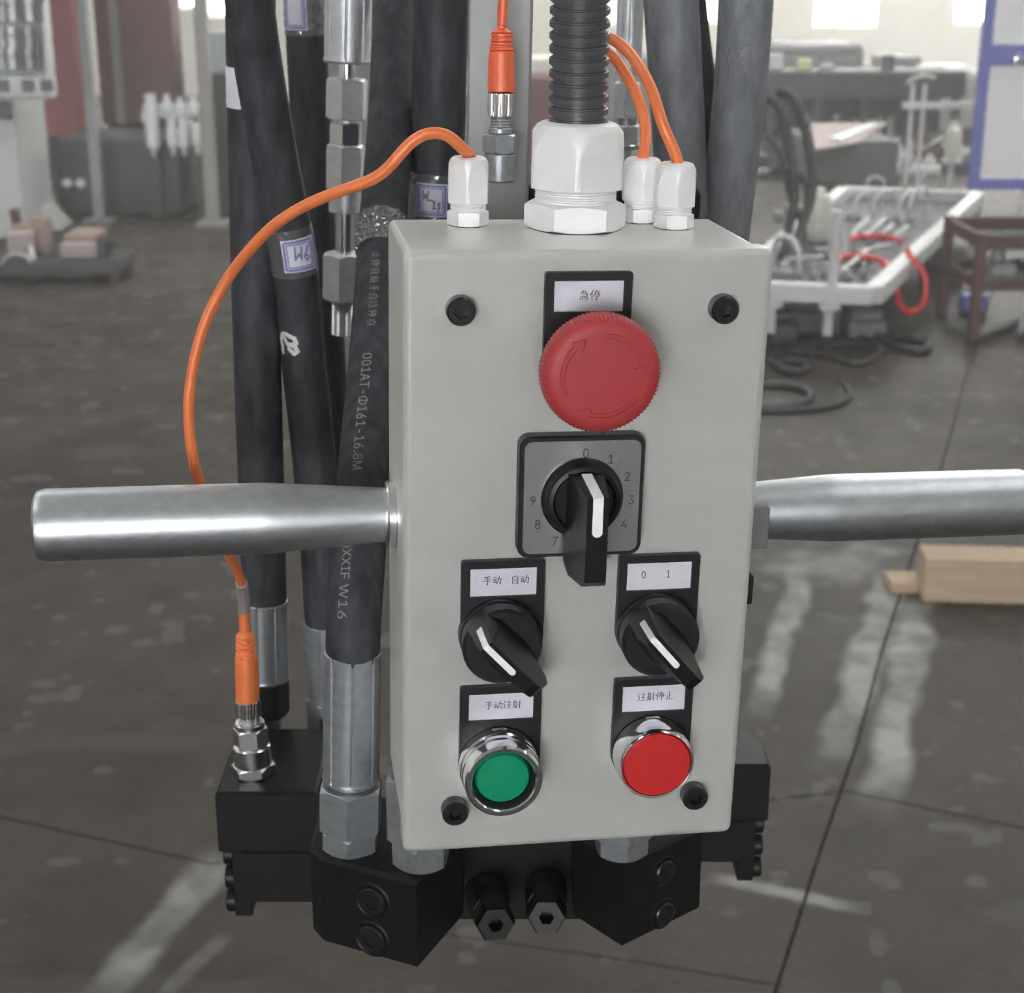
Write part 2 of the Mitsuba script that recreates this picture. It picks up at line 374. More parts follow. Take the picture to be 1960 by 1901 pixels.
# daylight: added unseen roof lights, uneven to brighten the far hall, and the open door
n = 0
for x in (-10, -3.4, 3.4, 10):
    for y in (0.5, 7.5, 16.5):
        n += 1
        k = 'window_%d' % (len(wins) + n)
        put(k, tm(m3.Manifold.cube([1.6, 4.6, 0.1]).translate([x - 0.8, y - 2.3, 6.93]) - m3.Manifold.cube([1.44, 4.44, 1]).translate([x - 0.72, y - 2.22, 6.5])), 'white_frame', kind='structure')
        lit('pane', cbox(x - 0.72, x + 0.72, y - 2.22, y + 2.22, 6.97, 6.99), [ADDED_SKYLIGHT[y] * (1.0 if x > 0 or y < 5 else 0.55 if y < 10 else 0.14) * q for q in (0.98, 1.0, 1.0)], k)
k = put('door_1', tm(m3.Manifold.cube([10, 0.1, 6.0]).translate([-8, -24.1, 0]) - m3.Manifold.cube([9.7, 1, 5.85]).translate([-7.85, -24.5, 0])), 'column_grey', kind='structure')
lit('opening', cbox(-7.85, 1.85, -24.2, -24.18, 0.0, 5.85), [DOOR * q for q in (0.97, 1.0, 1.03)], k)
# ================================================================== THE CONTROL BOX
cb = thing('control_box', 'light grey painted steel control box with buttons, switches and two round side handles', 'control box')
W, H, D = 128.0, 228.0, 76.5
B = BOX
put('lid', cbox(0, W, 0, 14, -H, 0, 3.0, 20), 'paint', cb, B)
put('gasket', cbox(2.2, W - 2.2, 13.6, 15.2, -H + 2.2, -2.2), 'black_plastic', cb, B)
put('body', cbox(1.2, W - 1.2, 14.8, D, -H + 1.2, -1.0, 2.5, 16), 'paint', cb, B)
FACE = np.eye(4)      # face frame: x right, y up, z toward the operator, from the lid's front top left corner
FACE[:3, :3] = np.array([[1, 0, 0], [0, 0, -1], [0, 1, 0]])
F = BOX @ FACE
def onface(x, y, z=0, deg=0):
    return F @ trimesh.transformations.translation_matrix([x, y, z]) @ trimesh.transformations.rotation_matrix(math.radians(deg), [0, 0, 1])
def socket_screw(r, h, name, parent, M, mat='black_oxide', label=None, washer=True):
    body = m3.Manifold.revolve(cs([(0, -1.0), (r * 0.98, -1.0), (r, 0), (r, h - 0.7), (r - 0.7, h), (0, h)]), 40)
    R = r * 0.56
    hx = m3.Manifold.extrude(cs([(R * math.cos(a), R * math.sin(a)) for a in np.arange(6) * math.pi / 3]), h).translate([0, 0, h * 0.4])
    m = tm(body - hx)
    return put(name, m, mat, parent, M, 30, label)
for x, y in ((19, -19.5), (110, -20), (19, -209), (111, -208.7)):
    socket_screw(4.9, 5.5, 'lid_screw', cb, onface(x, y, 0, 17))
def label_plate(x0, ytop, drop, words, size, ink, xoff=0.0, yoff=0.0, label=None):
    """Legend holder: 30 wide, flat top, round lower end about (15, -drop); paper window with lettering."""
    c = (15, -drop)
    shp = unary_union([sbox(0, -drop, 30, 0), Point(c).buffer(15, 32)]).buffer(-1).buffer(1, quad_segs=4)
    hole = Point(c).buffer(11, 32)
    wnd = sbox(3.1, -13.6, 27.2, -2.9)
    low = m3.Manifold(m3.Mesh(*[np.asarray(q, t) for q, t in zip((prism(shp, 2.6).vertices, prism(shp, 2.6).faces), (np.float32, np.uint32))]))
    cut = lambda s, z, h: m3.Manifold(m3.Mesh(np.asarray(prism(s, h).vertices, np.float32), np.asarray(prism(s, h).faces, np.uint32))).translate([0, 0, z])
    pl = low - cut(hole, -1, 5) - cut(Point(c).buffer(14.2, 40), 1.9, 2) - cut(wnd, 1.7, 2) - cut(sbox(-1, -13, 0.6, -2.5), 0.8, 0.5)
    k = put('label_plate', pl, 'black_plastic', cb, onface(x0, ytop), 30, label)
    put('paper_label', cbox(3.2, 27.1, -13.5, -3.0, 1.65, 1.85), 'paper', k, onface(x0, ytop), False)
    t = line_of(words, size, depth=0.12)
    b = t.bounds
    t = mv(t, 15.1 + xoff - (b[0][0] + b[1][0]) / 2, -8.2 + yoff - size / 2, 1.86)
    put('lettering', t, ink, k, onface(x0, ytop), False)
    return k
label_plate(47.6, -7.0, 28.6, ['ji', 'ting'], 3.6, 'ink', 0.4, 0.2, label='black legend holder reading 急停')
label_plate(20.5, -109.8, 28.6, ['shou', 'dong', ' ', 'zi', 'dong'], 3.3, 'ink', 1.0, 0.6, label='black legend holder reading 手动 自动')
label_plate(77.5, -109.8, 28.6, ['zero', ' ', ' ', 'one'], 3.2, 'ink', -1.2, 0.6, label='black legend holder reading 0 1')
label_plate(20.6, -158.8, 30.4, ['shou', 'dong', 'zhu', 'she'], 3.3, 'ink', 0.8, 0.4, label='black legend holder reading 手动注射')
label_plate(78.0, -158.6, 29.6, ['zhu', 'she', 'ting', 'zhi'], 3.3, 'ink', 0.8, 0.6, label='black legend holder reading 注射停止')
# emergency stop
def mushroom():
    prof = [(0, 18), (9, 18), (12, 19.5), (17.5, 20.5), (19.7, 22), (20.0, 24), (20.0, 28.2), (19.5, 29.6), (18.3, 31.0), (16.6, 31.9), (14.5, 32.2), (8, 32.4), (0, 32.5)]
    m = lathe(prof, 252)
    v = m.vertices.copy(); r = np.hypot(v[:, 0], v[:, 1]); a = np.arctan2(v[:, 1], v[:, 0])
    k = 1 - 0.022 * (np.cos(84 * a) < 0) * ((r > 19.0) & (v[:, 2] > 21) & (v[:, 2] < 30.2))
    m.vertices = v * np.stack([k, k, k * 0 + 1], 1)
    return m
EC = (62.2, -35.6)
es = put('emergency_stop_button', mushroom(), 'red_plastic', cb, onface(*EC), 40, 'red round emergency stop push button with rotate arrows')
put('collar', lathe([(0, 0), (13.8, 0), (13.8, 6), (10, 8), (10, 18.5), (0, 18.5)], 48), 'black_plastic', es, onface(*EC))
def arrow_shape(a0, a1):
    """Outline of a bent arrow running clockwise."""
    ang = np.radians(np.linspace(a0, a1, 18))
    o = [(14.1 * math.cos(t), 14.1 * math.sin(t)) for t in ang]; i = [(12.6 * math.cos(t), 12.6 * math.sin(t)) for t in ang]
    e = ang[-1]; u = np.array([math.cos(e), math.sin(e)]); w = np.array([math.sin(e), -math.cos(e)])
    tip = u * 13.2 + w * 4.0
    pts = o + [tuple(u * 15.6), tuple(tip), tuple(u * 10.8)] + i[::-1]
    p = Polygon(pts).buffer(0)
    return p.buffer(0.22).difference(p.buffer(-0.22))
for a in (205, 85, -35):
    put('arrow', mv(prism(arrow_shape(a, a - 72), 0.9), 0, 0, 32.0), 'red_plastic', es, onface(*EC), False)
# cam switch
SC = (62.0, -85.6)
sq = lambda s, r: sbox(-s / 2 + r, -s / 2 + r, s / 2 - r, s / 2 - r).buffer(r, quad_segs=8)
base = m3.Manifold.batch_hull([tmm for tmm in [m3.Manifold.extrude(cs(list(sq(44.5, 4).exterior.coords)[:-1]), 5.2), m3.Manifold.extrude(cs(list(sq(43.3, 3.6).exterior.coords)[:-1]), 6.0)]])
sw = put('cam_switch', base, 'black_plastic', cb, onface(*SC), 30, 'square rotary cam switch with numbered metal dial')
put('dial_plate', mv(prism(sq(41.2, 3), 0.5), 0, 0, 5.9), 'aluminium', sw, onface(*SC), 30)
for ch, x, y in (('0', 62.9, -69.4), ('1', 71.9, -71.8), ('2', 78.0, -78.3), ('3', 79.7, -87.0), ('4', 77.6, -95.9), ('9', 44.7, -86.3), ('8', 46.6, -95.1), ('7', 53.0, -101.6)):
    g = meshkit.text_mesh(ch, 3.3, 0.08); b = g.bounds
    g.vertices *= [0.86, 1, 1]
    put('dial_number', mv(g, x - SC[0] - (b[0][0] + b[1][0]) / 2 * 0.86, y - SC[1] - 1.65, 6.4), 'dial_ink', sw, onface(*SC), False)
put('knob', lathe([(0, 5), (14.6, 5), (14.6, 7.4), (13.6, 8.6), (13.4, 10.4), (12.6, 11.6), (11.2, 12), (10.6, 11.0), (10.2, 10.6), (0, 10.8)], 72), 'black_satin', sw, onface(*SC))
def grip(prof, wtop, wbot, hbot, htop):
    """Blade with the profile (along, height), tapering in width from hbot to htop; along is +x."""
    prof = np.array(prof, float)
    wid = lambda h: np.interp(h, [hbot, htop], [wbot, wtop])
    hulls = []
    c = prof.mean(0)
    pts = []
    for (x, h) in prof:
        w = wid(h) / 2
        pts += [(x, -w, h), (x, w, h)]
    return m3.Manifold.hull_points(np.array(pts))
def ridge(path, w, t):
    """White inlay: strip of width w along the polyline (along, height) on the blade's crest, round at the far end."""
    ms = []
    for (a, b) in zip(path[:-1], path[1:]):
        a, b = np.array(a, float), np.array(b, float); d = b - a; L = np.linalg.norm(d); an = math.degrees(math.atan2(d[1], d[0]))
        last = b[0] == path[-1][0]
        shp = unary_union([sbox(-0.2, -w / 2, L, w / 2)] + ([Point(L, 0).buffer(w / 2, 12)] if last else []))
        m = mv(prism(shp, t), 0, 0, -t * 0.5)
        m = rot(m, [0, 1, 0], -an); ms.append(mv(m, a[0], 0, a[1]))
    return join(*ms)
put('grip', grip([(-10.7, 9), (-10.5, 12.0), (-8.7, 33), (21.5, 33), (24.0, 30), (25.5, 15), (22, 9)], 7.4, 13.0, 9, 33), 'black_satin', sw, onface(*SC, 0, -90), 15)
put('pointer_line', ridge([(-10.45, 13.0), (-8.75, 33.05), (3.4, 33.05)], 3.6, 0.6), 'white_insert', sw, onface(*SC, 0, -90), False)
# selector switches
def selector(x, y, deg, label):
    k = put('selector_switch', lathe([(0, 0), (14.2, 0), (14.2, 5.0), (13.4, 5.6), (13.4, 7.0), (14.2, 7.6), (14.3, 13.0), (13.2, 14.2), (0, 14.4)], 72), 'black_plastic', cb, onface(x, y), 35, label)
    pts = []
    for x_, h, w in ((-14.2, 12, 9), (-14.0, 20, 7.5), (-13.2, 34, 5.2), (9.0, 34, 5.2), (13.0, 31.5, 5.2), (19.2, 20, 6.0), (19.6, 14, 6.6), (4.0, 13.6, 15.0), (-8, 13.6, 14.0), (14, 11, 8)):
        pts += [(x_, -w / 2, h), (x_, w / 2, h)]
    put('grip', m3.Manifold.hull_points(np.array(pts, float)), 'black_satin', k, onface(x, y, 0, deg), 15)
    put('pointer_line', ridge([(-13.9, 20.5), (-13.2, 34.05), (0.3, 34.05)], 2.3, 0.6), 'white_insert', k, onface(x, y, 0, deg), False)
selector(34.0, -138.2, -47, 'left black selector switch, pointer turned up to the left, under 手动 自动')
selector(91.6, -138.4, -49, 'right black selector switch, pointer turned up to the left, under 0 1')
# push buttons
GC, RC = (35.0, -190.0), (92.6, -188.3)
g = put('push_button', lathe([(11.6, 12.2), (11.6, 16.6), (12.1, 17.2), (13.4, 17.2), (14.2, 16.4), (14.3, 11.5), (13.8, 11.0), (14.5, 10.3), (14.6, 8.6), (14.0, 8.0), (14.8, 7.0), (14.9, 3.2), (14.0, 2.4), (0, 2.4)][::-1], 72), 'chrome', cb, onface(*GC), 30, 'green push button in a ribbed chrome ring')
put('cap', lathe([(0, 10), (10.3, 10), (10.1, 13.4), (9.4, 14.4), (0, 14.9)], 64), 'green_cap', g, onface(*GC), 30, 'green translucent cap')
put('collar', lathe([(0, 0), (14.6, 0), (14.6, 3.4), (0, 3.4)], 64), 'black_plastic', g, onface(*GC))
put('locating_tab', mv(rbox(6, 2.4, 2.0, .9), 0, 14.0, 4.0), 'aluminium', g, onface(*GC))
put('bush', lathe([(10.4, 10), (11.7, 10), (11.7, 15.8), (11.3, 16.0), (10.4, 13.6)], 64), 'black_plastic', g, onface(*GC), 30)
g = put('push_button', lathe([(12.8, 10.2), (12.9, 14.0), (13.4, 14.4), (14.0, 13.6), (14.3, 11.5), (14.6, 4.0), (14.0, 2.4), (0, 2.4)][::-1], 72), 'chrome', cb, onface(*RC), 30, 'red push button in a smooth chrome ring')
put('cap', lathe([(0, 9), (12.6, 9), (12.6, 14.0), (12.0, 14.9), (0, 15.3)], 64), 'red_cap', g, onface(*RC), 30, 'red cap')
put('collar', lathe([(0, 0), (14.5, 0), (14.5, 3.4), (0, 3.4)], 64), 'black_plastic', g, onface(*RC))
put('locating_tab', mv(rbox(6, 2.4, 2.0, .9), 0, 13.7, 4.0), 'aluminium', g, onface(*RC))
# handles
def handle(x, y, z, sgn, label):
    prof = [(0, 0), (10.2, 0), (10.2, 3), (10.4, 4), (13.2, 44), (13.5, 49), (13.5, 128.5), (12.6, 131.2), (11.0, 132.2), (0, 132.3)]
    M = BOX @ trimesh.transformations.translation_matrix([x, y, z]) @ trimesh.transformations.rotation_matrix(math.radians(90 * sgn), [0, 1, 0])
    k = put('handle', lathe(prof, 72), 'handle_metal', cb, M, 30, label)
    put('collar', lathe([(0, -1.0), (12.6, -1.0), (13.0, -0.4), (13.0, 2.2), (12.4, 2.8), (0, 2.8)], 60), 'zinc_bright', k, M, 30)
    return k
handle(0.6, 50, -109.5, -1, 'left round metal handle')
hr = handle(W - 0.6, 50, -112.5, 1, 'right round metal handle')
put('side_bracket', cbox(W - 1.5, W + 15.5, 28.5, 33, -121, -104, 1.0), 'dark_grey', cb, B, 30, 'small dark plate beside the right handle')
put('side_latch', cbox(W - 1.5, W + 9.5, 24, 30, -142, -130, 0.8), 'black_plastic', cb, B, 30, 'small black latch on the right side')
# cable glands
def gland(x, y, s, label, hb=5.4, afb=13.4, cap_h=16.5, rc=7.4, ro=2.6):
    k = put('cable_gland', mv(hexnut(afb * s, hb * s, 0.07), 0, 0, -0.9), 'white_plastic', cb, BOX @ trimesh.transformations.translation_matrix([x, y, 0]) @ trimesh.transformations.rotation_matrix(-0.08, [0, 0, 1]), 25, label)
    M = BOX @ trimesh.transformations.translation_matrix([x, y, 0])
    th = [(0, hb * s - 1.2)]
    z = hb * s - 1.2
    while z < (hb + 2.6) * s:
        th += [(rc * s * 0.86, z), (rc * s * 0.90, z + 0.35), (rc * s * 0.86, z + 0.7)]; z += 0.9
    put('thread', lathe(th + [(0, z)], 48), 'white_plastic', k, M, 20)
    z0 = (hb + 2.0) * s
    c = cap_h * s
    dome = m3.Manifold.revolve(cs([(ro * s, z0 + c), (ro * s, z0), (rc * s * 1.06, z0), (rc * s * 1.09, z0 + 0.5), (rc * s * 1.11, z0 + c * 0.50), (rc * s * 1.06, z0 + c * 0.72), (rc * s * 0.985, z0 + c * 0.86), (rc * s * 0.88, z0 + c * 0.96), (rc * s * 0.76, z0 + c)][::-1]), 64)
    af = rc * 2 * s * 0.985
    R = af / math.sqrt(3)
    hx = m3.Manifold.extrude(cs([(R * math.cos(a), R * math.sin(a)) for a in np.arange(6) * math.pi / 3 - 0.16 + math.pi / 6]), 200)
    rnd = m3.Manifold.cylinder(200, rc * s * 0.96, rc * s * 0.96, 64)
    put('dome_nut', tm(dome ^ (hx + rnd)), 'white_plastic', k, M, 25)
    return z0 + c
GL = dict(a=(29.5, 61.0), b=(68.2, 53.5), c=(105.7, 53.5), d=(96.6, 68.5))
za = gland(*GL['a'], 1.0, 'small white cable gland at the left of the box top')
zb = gland(*GL['b'], 2.2, 'large white cable gland in the middle of the box top', hb=4.4, afb=14.8, cap_h=10.6, rc=7.6, ro=4.6)
zc = gland(*GL['c'], 0.98, 'small white cable gland at the front right of the box top', cap_h=16)
zd = gland(*GL['d'], 0.98, 'small white cable gland behind, at the right of the box top', cap_h=16)
# ================================================================== CONDUIT AND ORANGE CABLES
def conduit():
    p0, p1 = bx(68.2, 53.5, zb - 6), bx(68.2, 53.5, zb)
    q = [p0, p1, at(1108, 150, 0.560), at(1111, 0, 0.548), at(1113, -150, 0.536)]
    n = 420
    pa = Path(q, n)
    ph = (pa.s / 0.00435) % 1.0
    R = np.where(ph < 0.58, 0.0107, 0.0090)
    ed = np.minimum(np.abs(ph - 0.0), np.abs(ph - 0.58)); ed = np.minimum(ed, 1 - ph)
    R = np.where((ed < 0.07), 0.0100, R)
    R = np.where(pa.s < 0.004, 0.0098, R)
    return tube(pa, R, 40)
put('corrugated_conduit', conduit(), 'conduit', smooth=50, label='black corrugated cable conduit rising from the large white gland', cat='conduit')
CR = 0.00215
left_cable = thing('orange_cable', 'orange cable looping left from the box to the plug on the left block', 'cable')
lp = [bx(*GL['a'], za - 8), bx(*GL['a'], za + 1), at(886, 285, .566), at(858, 261, .562), at(820, 256, .560), at(785, 275, .560), at(755, 308, .562), at(722, 338, .565), at(680, 356, .568), at(600, 386, .575), at(540, 420, .58), at(480, 476, .59),
      at(430, 543, .60), at(395, 612, .605), at(372, 690, .61), at(361, 770, .615), at(364, 840, .62), at(376, 905, .625), at(395, 960, .63), at(417, 1012, .64), at(440, 1065, .67), at(457, 1100, .698), at(464, 1130, .718)]
put('jacket', tube(Path(lp, 220), CR, 20), 'orange', left_cable)
ZRL = at(411, 1518, .745)[2]; PB = fl(486, 1478, ZRL)      # where the plug stands on the rear left block
CZ = 0.735
put('strain_sleeve', wire([at(462, 1116, .708), at(466, 1138, .722), PB + [-.0002, 0, .0850]], 0.0028, 16, 20), 'grey_sleeve', left_cable, label='grey transparent sleeve')
def boot(pts, ra, rb, name, parent, mat):
    pa = Path(pts, 90); u = pa.s / pa.s[-1]
    R = np.interp(u, [0, .26, .30, .46, .55, .9, 1], [ra, ra, rb * .78, rb * .84, rb * .93, rb, rb * .97])
    groove = (u > .31) & (u < .52) & ((u * 90 % 4.6) < 1.6)
    R = R - 0.0007 * groove
    return put(name, tube(pa, R, 36), mat, parent, smooth=45)
PT = PB + [-.0002, 0, .0870]
boot([PT, PB + [-.0004, 0, .063], PB + [-.001, 0, .0385]], 0.0027, 0.0058, 'plug_boot', left_cable, 'orange')
def chain(name, parent, p0, d, parts, x=None, unit=0.001, mat='zinc'):
    """Coaxial fittings stacked from p0 along d: ('c'|'h'|'k', radius or across flats, height) in millimetres."""
    M = frame(p0, d, x); M[:3, :3] *= unit; z = 0
    out = []
    for it in parts:
        kind, r, h = it[:3]; m_ = it[3] if len(it) > 3 else mat; nm = it[4] if len(it) > 4 else name
        if kind == 'c': g_ = lathe([(0, z), (r * .93, z), (r, z + min(.6, h * .2)), (r, z + h - min(.6, h * .2)), (r * .93, z + h), (0, z + h)], 48)
        elif kind == 'h': g_ = mv(hexnut(r, h), 0, 0, z)
        elif kind == 't':
            pr = [(0, z)]; q = 0
            while q < h - 0.01: pr += [(r, z + q), (r * 1.06, z + q + .5), (r, z + q + 1.0)]; q += 1.2
            g_ = lathe(pr + [(0, z + h)], 40)
        elif kind == 'f':   # crimped sleeve with long flutes
            g_ = lathe([(0, z), (r * .9, z), (r, z + 1.2), (r, z + h - 3), (r * 1.03, z + h - 1.2), (r * .98, z + h), (r * .9, z + h), (0, z + h - .1)], 96)
            v = g_.vertices.copy(); a = np.arctan2(v[:, 1], v[:, 0]); rr = np.hypot(v[:, 0], v[:, 1])
            fl_ = 1 - 0.045 * (np.abs(((a * 8 / (2 * math.pi)) % 1) - .5) < .07) * (rr > r * .95) * (v[:, 2] < z + h - 2.5)
            g_.vertices = v * np.stack([fl_, fl_, fl_ * 0 + 1], 1)
        elif kind == 'k':   # knurled nut
            g_ = lathe([(0, z), (r * .95, z), (r, z + .4), (r, z + h * .33), (r, z + h * .66), (r, z + h - .4), (r * .95, z + h), (0, z + h)], 96)
            v = g_.vertices.copy(); a = np.arctan2(v[:, 1], v[:, 0]); rr = np.hypot(v[:, 0], v[:, 1])
            q = 1 - 0.05 * (np.cos(24 * a + v[:, 2] * 2) > 0) * (rr > r * .98)
            g_.vertices = v * np.stack([q, q, q * 0 + 1], 1)
        out.append(put(nm, g_, m_, parent, M, 28)); z += h
    return out
pd = PB + [-.001, 0, .0385]; dv = PB - pd; dv /= np.linalg.norm(dv)
chain('coupling', left_cable, pd - dv * .0005, dv, [('k', 6.0, 8.5, 'zinc_bright', 'knurled_nut'), ('t', 5.0, 3, 'zinc_bright', 'thread'), ('c', 7.2, 3.0, 'zinc_bright', 'flange'), ('h', 14.8, 9.5, 'zinc_bright', 'hex_body'), ('c', 9.0, 10, 'zinc_bright', 'sleeve'), ('h', 19.0, 5.0, 'zinc_bright', 'hex_nut')])
# second and third orange cables, at the right
r1 = put('orange_cable', tube(Path([bx(*GL['c'], zc - 8), bx(*GL['c'], zc + 1), at(1273, 250, .572), at(1250, 180, .575), at(1215, 115, .583), at(1180, 80, .592), at(1150, 72, .598), at(1110, 100, .605), at(1080, 160, .61)], 110), CR, 20), 'orange', label='orange cable bent over from behind the conduit into the front right gland', cat='cable')
r2 = put('orange_cable', tube(Path([bx(*GL['d'], zd - 8), bx(*GL['d'], zd + 1), at(1236, 250, .594), at(1218, 180, .598), at(1190, 130, .605), at(1160, 100, .61), at(1120, 105, .615), at(1090, 160, .62)], 110), CR, 20), 'orange', label='orange cable bent over from behind the conduit into the rear right gland', cat='cable')
# sensor lead on the grey bar
s2 = thing('sensor_cable', 'orange plug and lead standing upright in front of the grey hanger bar', 'cable')
SZ = 0.655
put('jacket', wire([at(963, -60, SZ - .01), at(963, 0, SZ - .006), at(961, 50, SZ - .004)], 0.0019, 16, 16), 'orange_red', s2)
boot([at(961, 10, SZ - .005), at(960, 90, SZ), at(960, 178, SZ + .004)], 0.0020, 0.0058, 'plug_boot', s2, 'orange_red')
pd = at(959, 178, SZ + .004); pe = pd + [-.0008, 0, -.04]; dv = (pe - pd) / np.linalg.norm(pe - pd)
chain('coupling', s2, pd, dv, [('k', 5.5, 9.6, 'zinc_bright', 'knurled_nut'), ('t', 4.0, 4.5, 'zinc', 'thread'), ('c', 5.0, 2.6, 'zinc', 'flange'), ('h', 13.5, 8, 'zinc', 'hex_body'), ('c', 6.6, 12, 'zinc', 'sleeve')], x=[1, .3, 0])
# ================================================================== HYDRAULIC HOSES
def hose(label, pts, R, name='hydraulic_hose', n=90, group=None, mat='rubber'):
    k = thing(name, label, 'hose', group)
    pa = Path([at(*q) if isinstance(q, tuple) else q for q in pts], n)
    put('tube', tube(pa, R, 40), mat, k)
    return k, pa
def s_of(pa, px, py, Z):
    return pa.s[np.argmin(np.linalg.norm(pa.p - at(px, py, Z), axis=1))]
def axis_end(pa):
    d = pa.p[-1] - pa.p[-4]
    return pa.p[-1], d / np.linalg.norm(d)
# tallest at the far left
h1, p1 = hose('black hose farthest left, straight, ending in a steel sleeve behind the orange plug', [(478, -80, .715), (481, 150, .73), (484, 330, .745), (490, 600, .76), (499, 900, .785), (506, 1160, .81)], 0.0115)
e, d = axis_end(p1)
chain('ferrule', h1, e - d * .004, d, [('f', 11.9, 45, 'zinc', 'crimp_sleeve'), ('h', 21, 20, 'black_oxide', 'hex_nut'), ('c', 8, 14, 'zinc', 'adapter')], x=[1, 0.2, 0])
q = s_of(p1, 482, 172, .731)
put('paper_tag', patch(p1, q - .0095, q + .009, -100, 100, .0116), 'paper', h1, label='white paper tag')
h2, p2 = hose('black hose slanting to the lower right, with a framed paper tag and white paint mark', [(470, -80, .68), (477, 0, .69), (507, 200, .715), (531, 330, .73), (558, 470, .745), (577, 650, .765), (593, 800, .78), (605, 920, .79), (624, 1200, .815)], 0.0109)
e, d = axis_end(p2)
chain('ferrule', h2, e - d * .004, d, [('f', 11.5, 45, 'zinc', 'crimp_sleeve'), ('h', 21, 20, 'zinc', 'hex_nut'), ('c', 8, 16, 'zinc', 'adapter')], x=[1, 0.2, 0])
def framed_tag(k, pa, s, R, half_s, half_a, a0, write, tape=True, wmat='blue_ink', roll=1):
    if tape: put('clear_tape', crinkle(patch(pa, s - half_s - .004, s + half_s + .003, -120, 120, R + .0001, .00005, 40, 110), .0006, 3), 'tape', k)
    put('paper_tag', patch(pa, s - half_s, s + half_s, a0 - half_a, a0 + half_a, R + .0007, .0001), 'paper', k, label='paper tag with a blue frame')
    ms = []
    for m, w in ((.0012, .0005), (.0024, .00025)):
        da = math.degrees(m / R); dw_ = math.degrees(w / R)
        for sg in (-1, 1):
            ms.append(patch(pa, s + sg * (half_s - m) - w, s + sg * (half_s - m) + w, a0 - half_a + da, a0 + half_a - da, R + .0008, .0001, 2, 12))
            ms.append(patch(pa, s - half_s + m, s + half_s - m, a0 + sg * (half_a - da) - dw_, a0 + sg * (half_a - da) + dw_, R + .0008, .0001, 6, 2))
    put('frame_lines', join(*ms), 'blue_ink', k)
    if write:
        # handwriting reads across the hose: x of the letters runs round it, y back along it
        ms = []
        for pts in write:
            m = prism(LineString(pts).buffer(.04), 1.0); v = m.vertices.copy()
            v = trimesh.remesh.subdivide_to_size(v, m.faces, .5)[0:2] if False else (v, m.faces)
            V = v[0]
            o = pa.surf(s + (0.5 - V[:, 1]) * half_s * 1.2, np.radians(a0 + SGN * (V[:, 0] - .5) * half_a * 1.2), R + .0009 + V[:, 2] * .0001)
            ms.append(trimesh.Trimesh(o, v[1], process=False))
        put('handwriting', join(*ms), wmat, k, smooth=False)
SGN = 1.0 if np.dot(p2.b[20], [1, 0, 0]) > 0 else -1.0      # which way angles run: + is to the right when SGN is 1
framed_tag(h2, p2, s_of(p2, 560, 476, .746), .0109, .0078, 42, 18 * SGN, [[(.3, .95), (.25, .3), (.45, .6), (.55, .3), (.6, .9)], [(.95, .9), (.7, .4), (.8, .2), (.95, .35), (.75, .5)]])
q = s_of(p2, 571, 655, .767)
zz = unary_union([LineString(w).buffer(.0011, quad_segs=3) for w in ([(0, -.002), (.0002, -.0045), (.003, -.0062), (.0065, -.0055), (.0098, -.0055)], [(.0005, -.0012), (.002, .0022), (.0045, .0028), (.0052, -.0005), (.006, .0018), (.0085, .0032), (.0098, .0012), (.0075, -.0012)], [(.0005, -.0045), (.0055, -.0015)])])
m = prism(zz, .0002); m = trimesh.Trimesh(*trimesh.remesh.subdivide_to_size(m.vertices, m.faces, .0015), process=False)
mm = m.copy(); mm.vertices = p2.surf(q - .006 + m.vertices[:, 0], -SGN * math.radians(28) + SGN * m.vertices[:, 1] / .0109, .0110 + m.vertices[:, 2])
put('paint_mark', mm, 'white_paint', h2, smooth=False, label='white hand painted mark')
h4, p4 = hose('dark narrower hose between the slanting hose and the column of steel fittings', [(579, -80, .84), (583, 0, .845), (593, 200, .865), (602, 400, .88), (622, 650, .90), (640, 1150, .95), (645, 1400, .98)], 0.0112)
q = s_of(p4, 583, 15, .846)
framed_tag(h4, p4, q, .0112, .0105, 34, -30 * SGN, None)
_A = at(800, 1856, .665); _d = ray(800, 1690); ZT3 = (CAM + _d * ((_A[1] - CAM[1]) / _d[1]))[2]     # top of the front left valve block
BASE3 = fl(671, 1618, ZT3)
END3 = BASE3 + np.array([.0038, 0, .093])
h3, p3 = hose('black hose with printed lettering running down along the left side of the box', [(757, -80, .80), (755, 0, .795), (750, 200, .77), (733, 430, .735), (715, 700, .695), (697, 900, .672), (688, 1040, .657), END3 + [.0010, 0, .012], END3 - [0, 0, .004]], 0.0113)
e = END3
d = BASE3 - e; d /= np.linalg.norm(d)
chain('ferrule', h3, e, d, [('f', 12.0, 60.5, 'zinc', 'crimp_sleeve'), ('c', 9.6, 2.5, 'zinc', 'neck'), ('h', 25.0, 21, 'zinc', 'hex_nut'), ('h', 22.5, 9.5, 'zinc', 'adapter')], x=[1, .55, 0])
q = s_of(p3, 731, 465, .733)
put('clear_tape', crinkle(patch(p3, q - .0095, q + .0085, -110, 110, .0114, .0002, 60, 160), .0024, 1, 420), 'tape', h3, label='crumpled clear tape')
def hprint(pa, k, text, q, h, R, ang):
    t = meshkit.text_mesh(text, h, .00008); t.vertices *= [.95, 1, 1]
    m = trimesh.Trimesh(*trimesh.remesh.subdivide_to_size(t.vertices, t.faces, .002, max_iter=20), process=False)
    v = m.vertices.copy()
    m.vertices = pa.surf(q + v[:, 0], math.radians(ang) + SGN * (v[:, 1] - h / 2) / R, R + .0001 + v[:, 2])
    put('printed_lettering', m, 'hose_print', k, smooth=False)
hprint(p3, h3, '001AT-Φ161-16.8M', s_of(p3, 713, 728, .704), .0042, .0113, -14 * SGN)
hprint(p3, h3, 'QXXIF W16', s_of(p3, 687, 1105, .682), .0040, .0113, -24 * SGN)
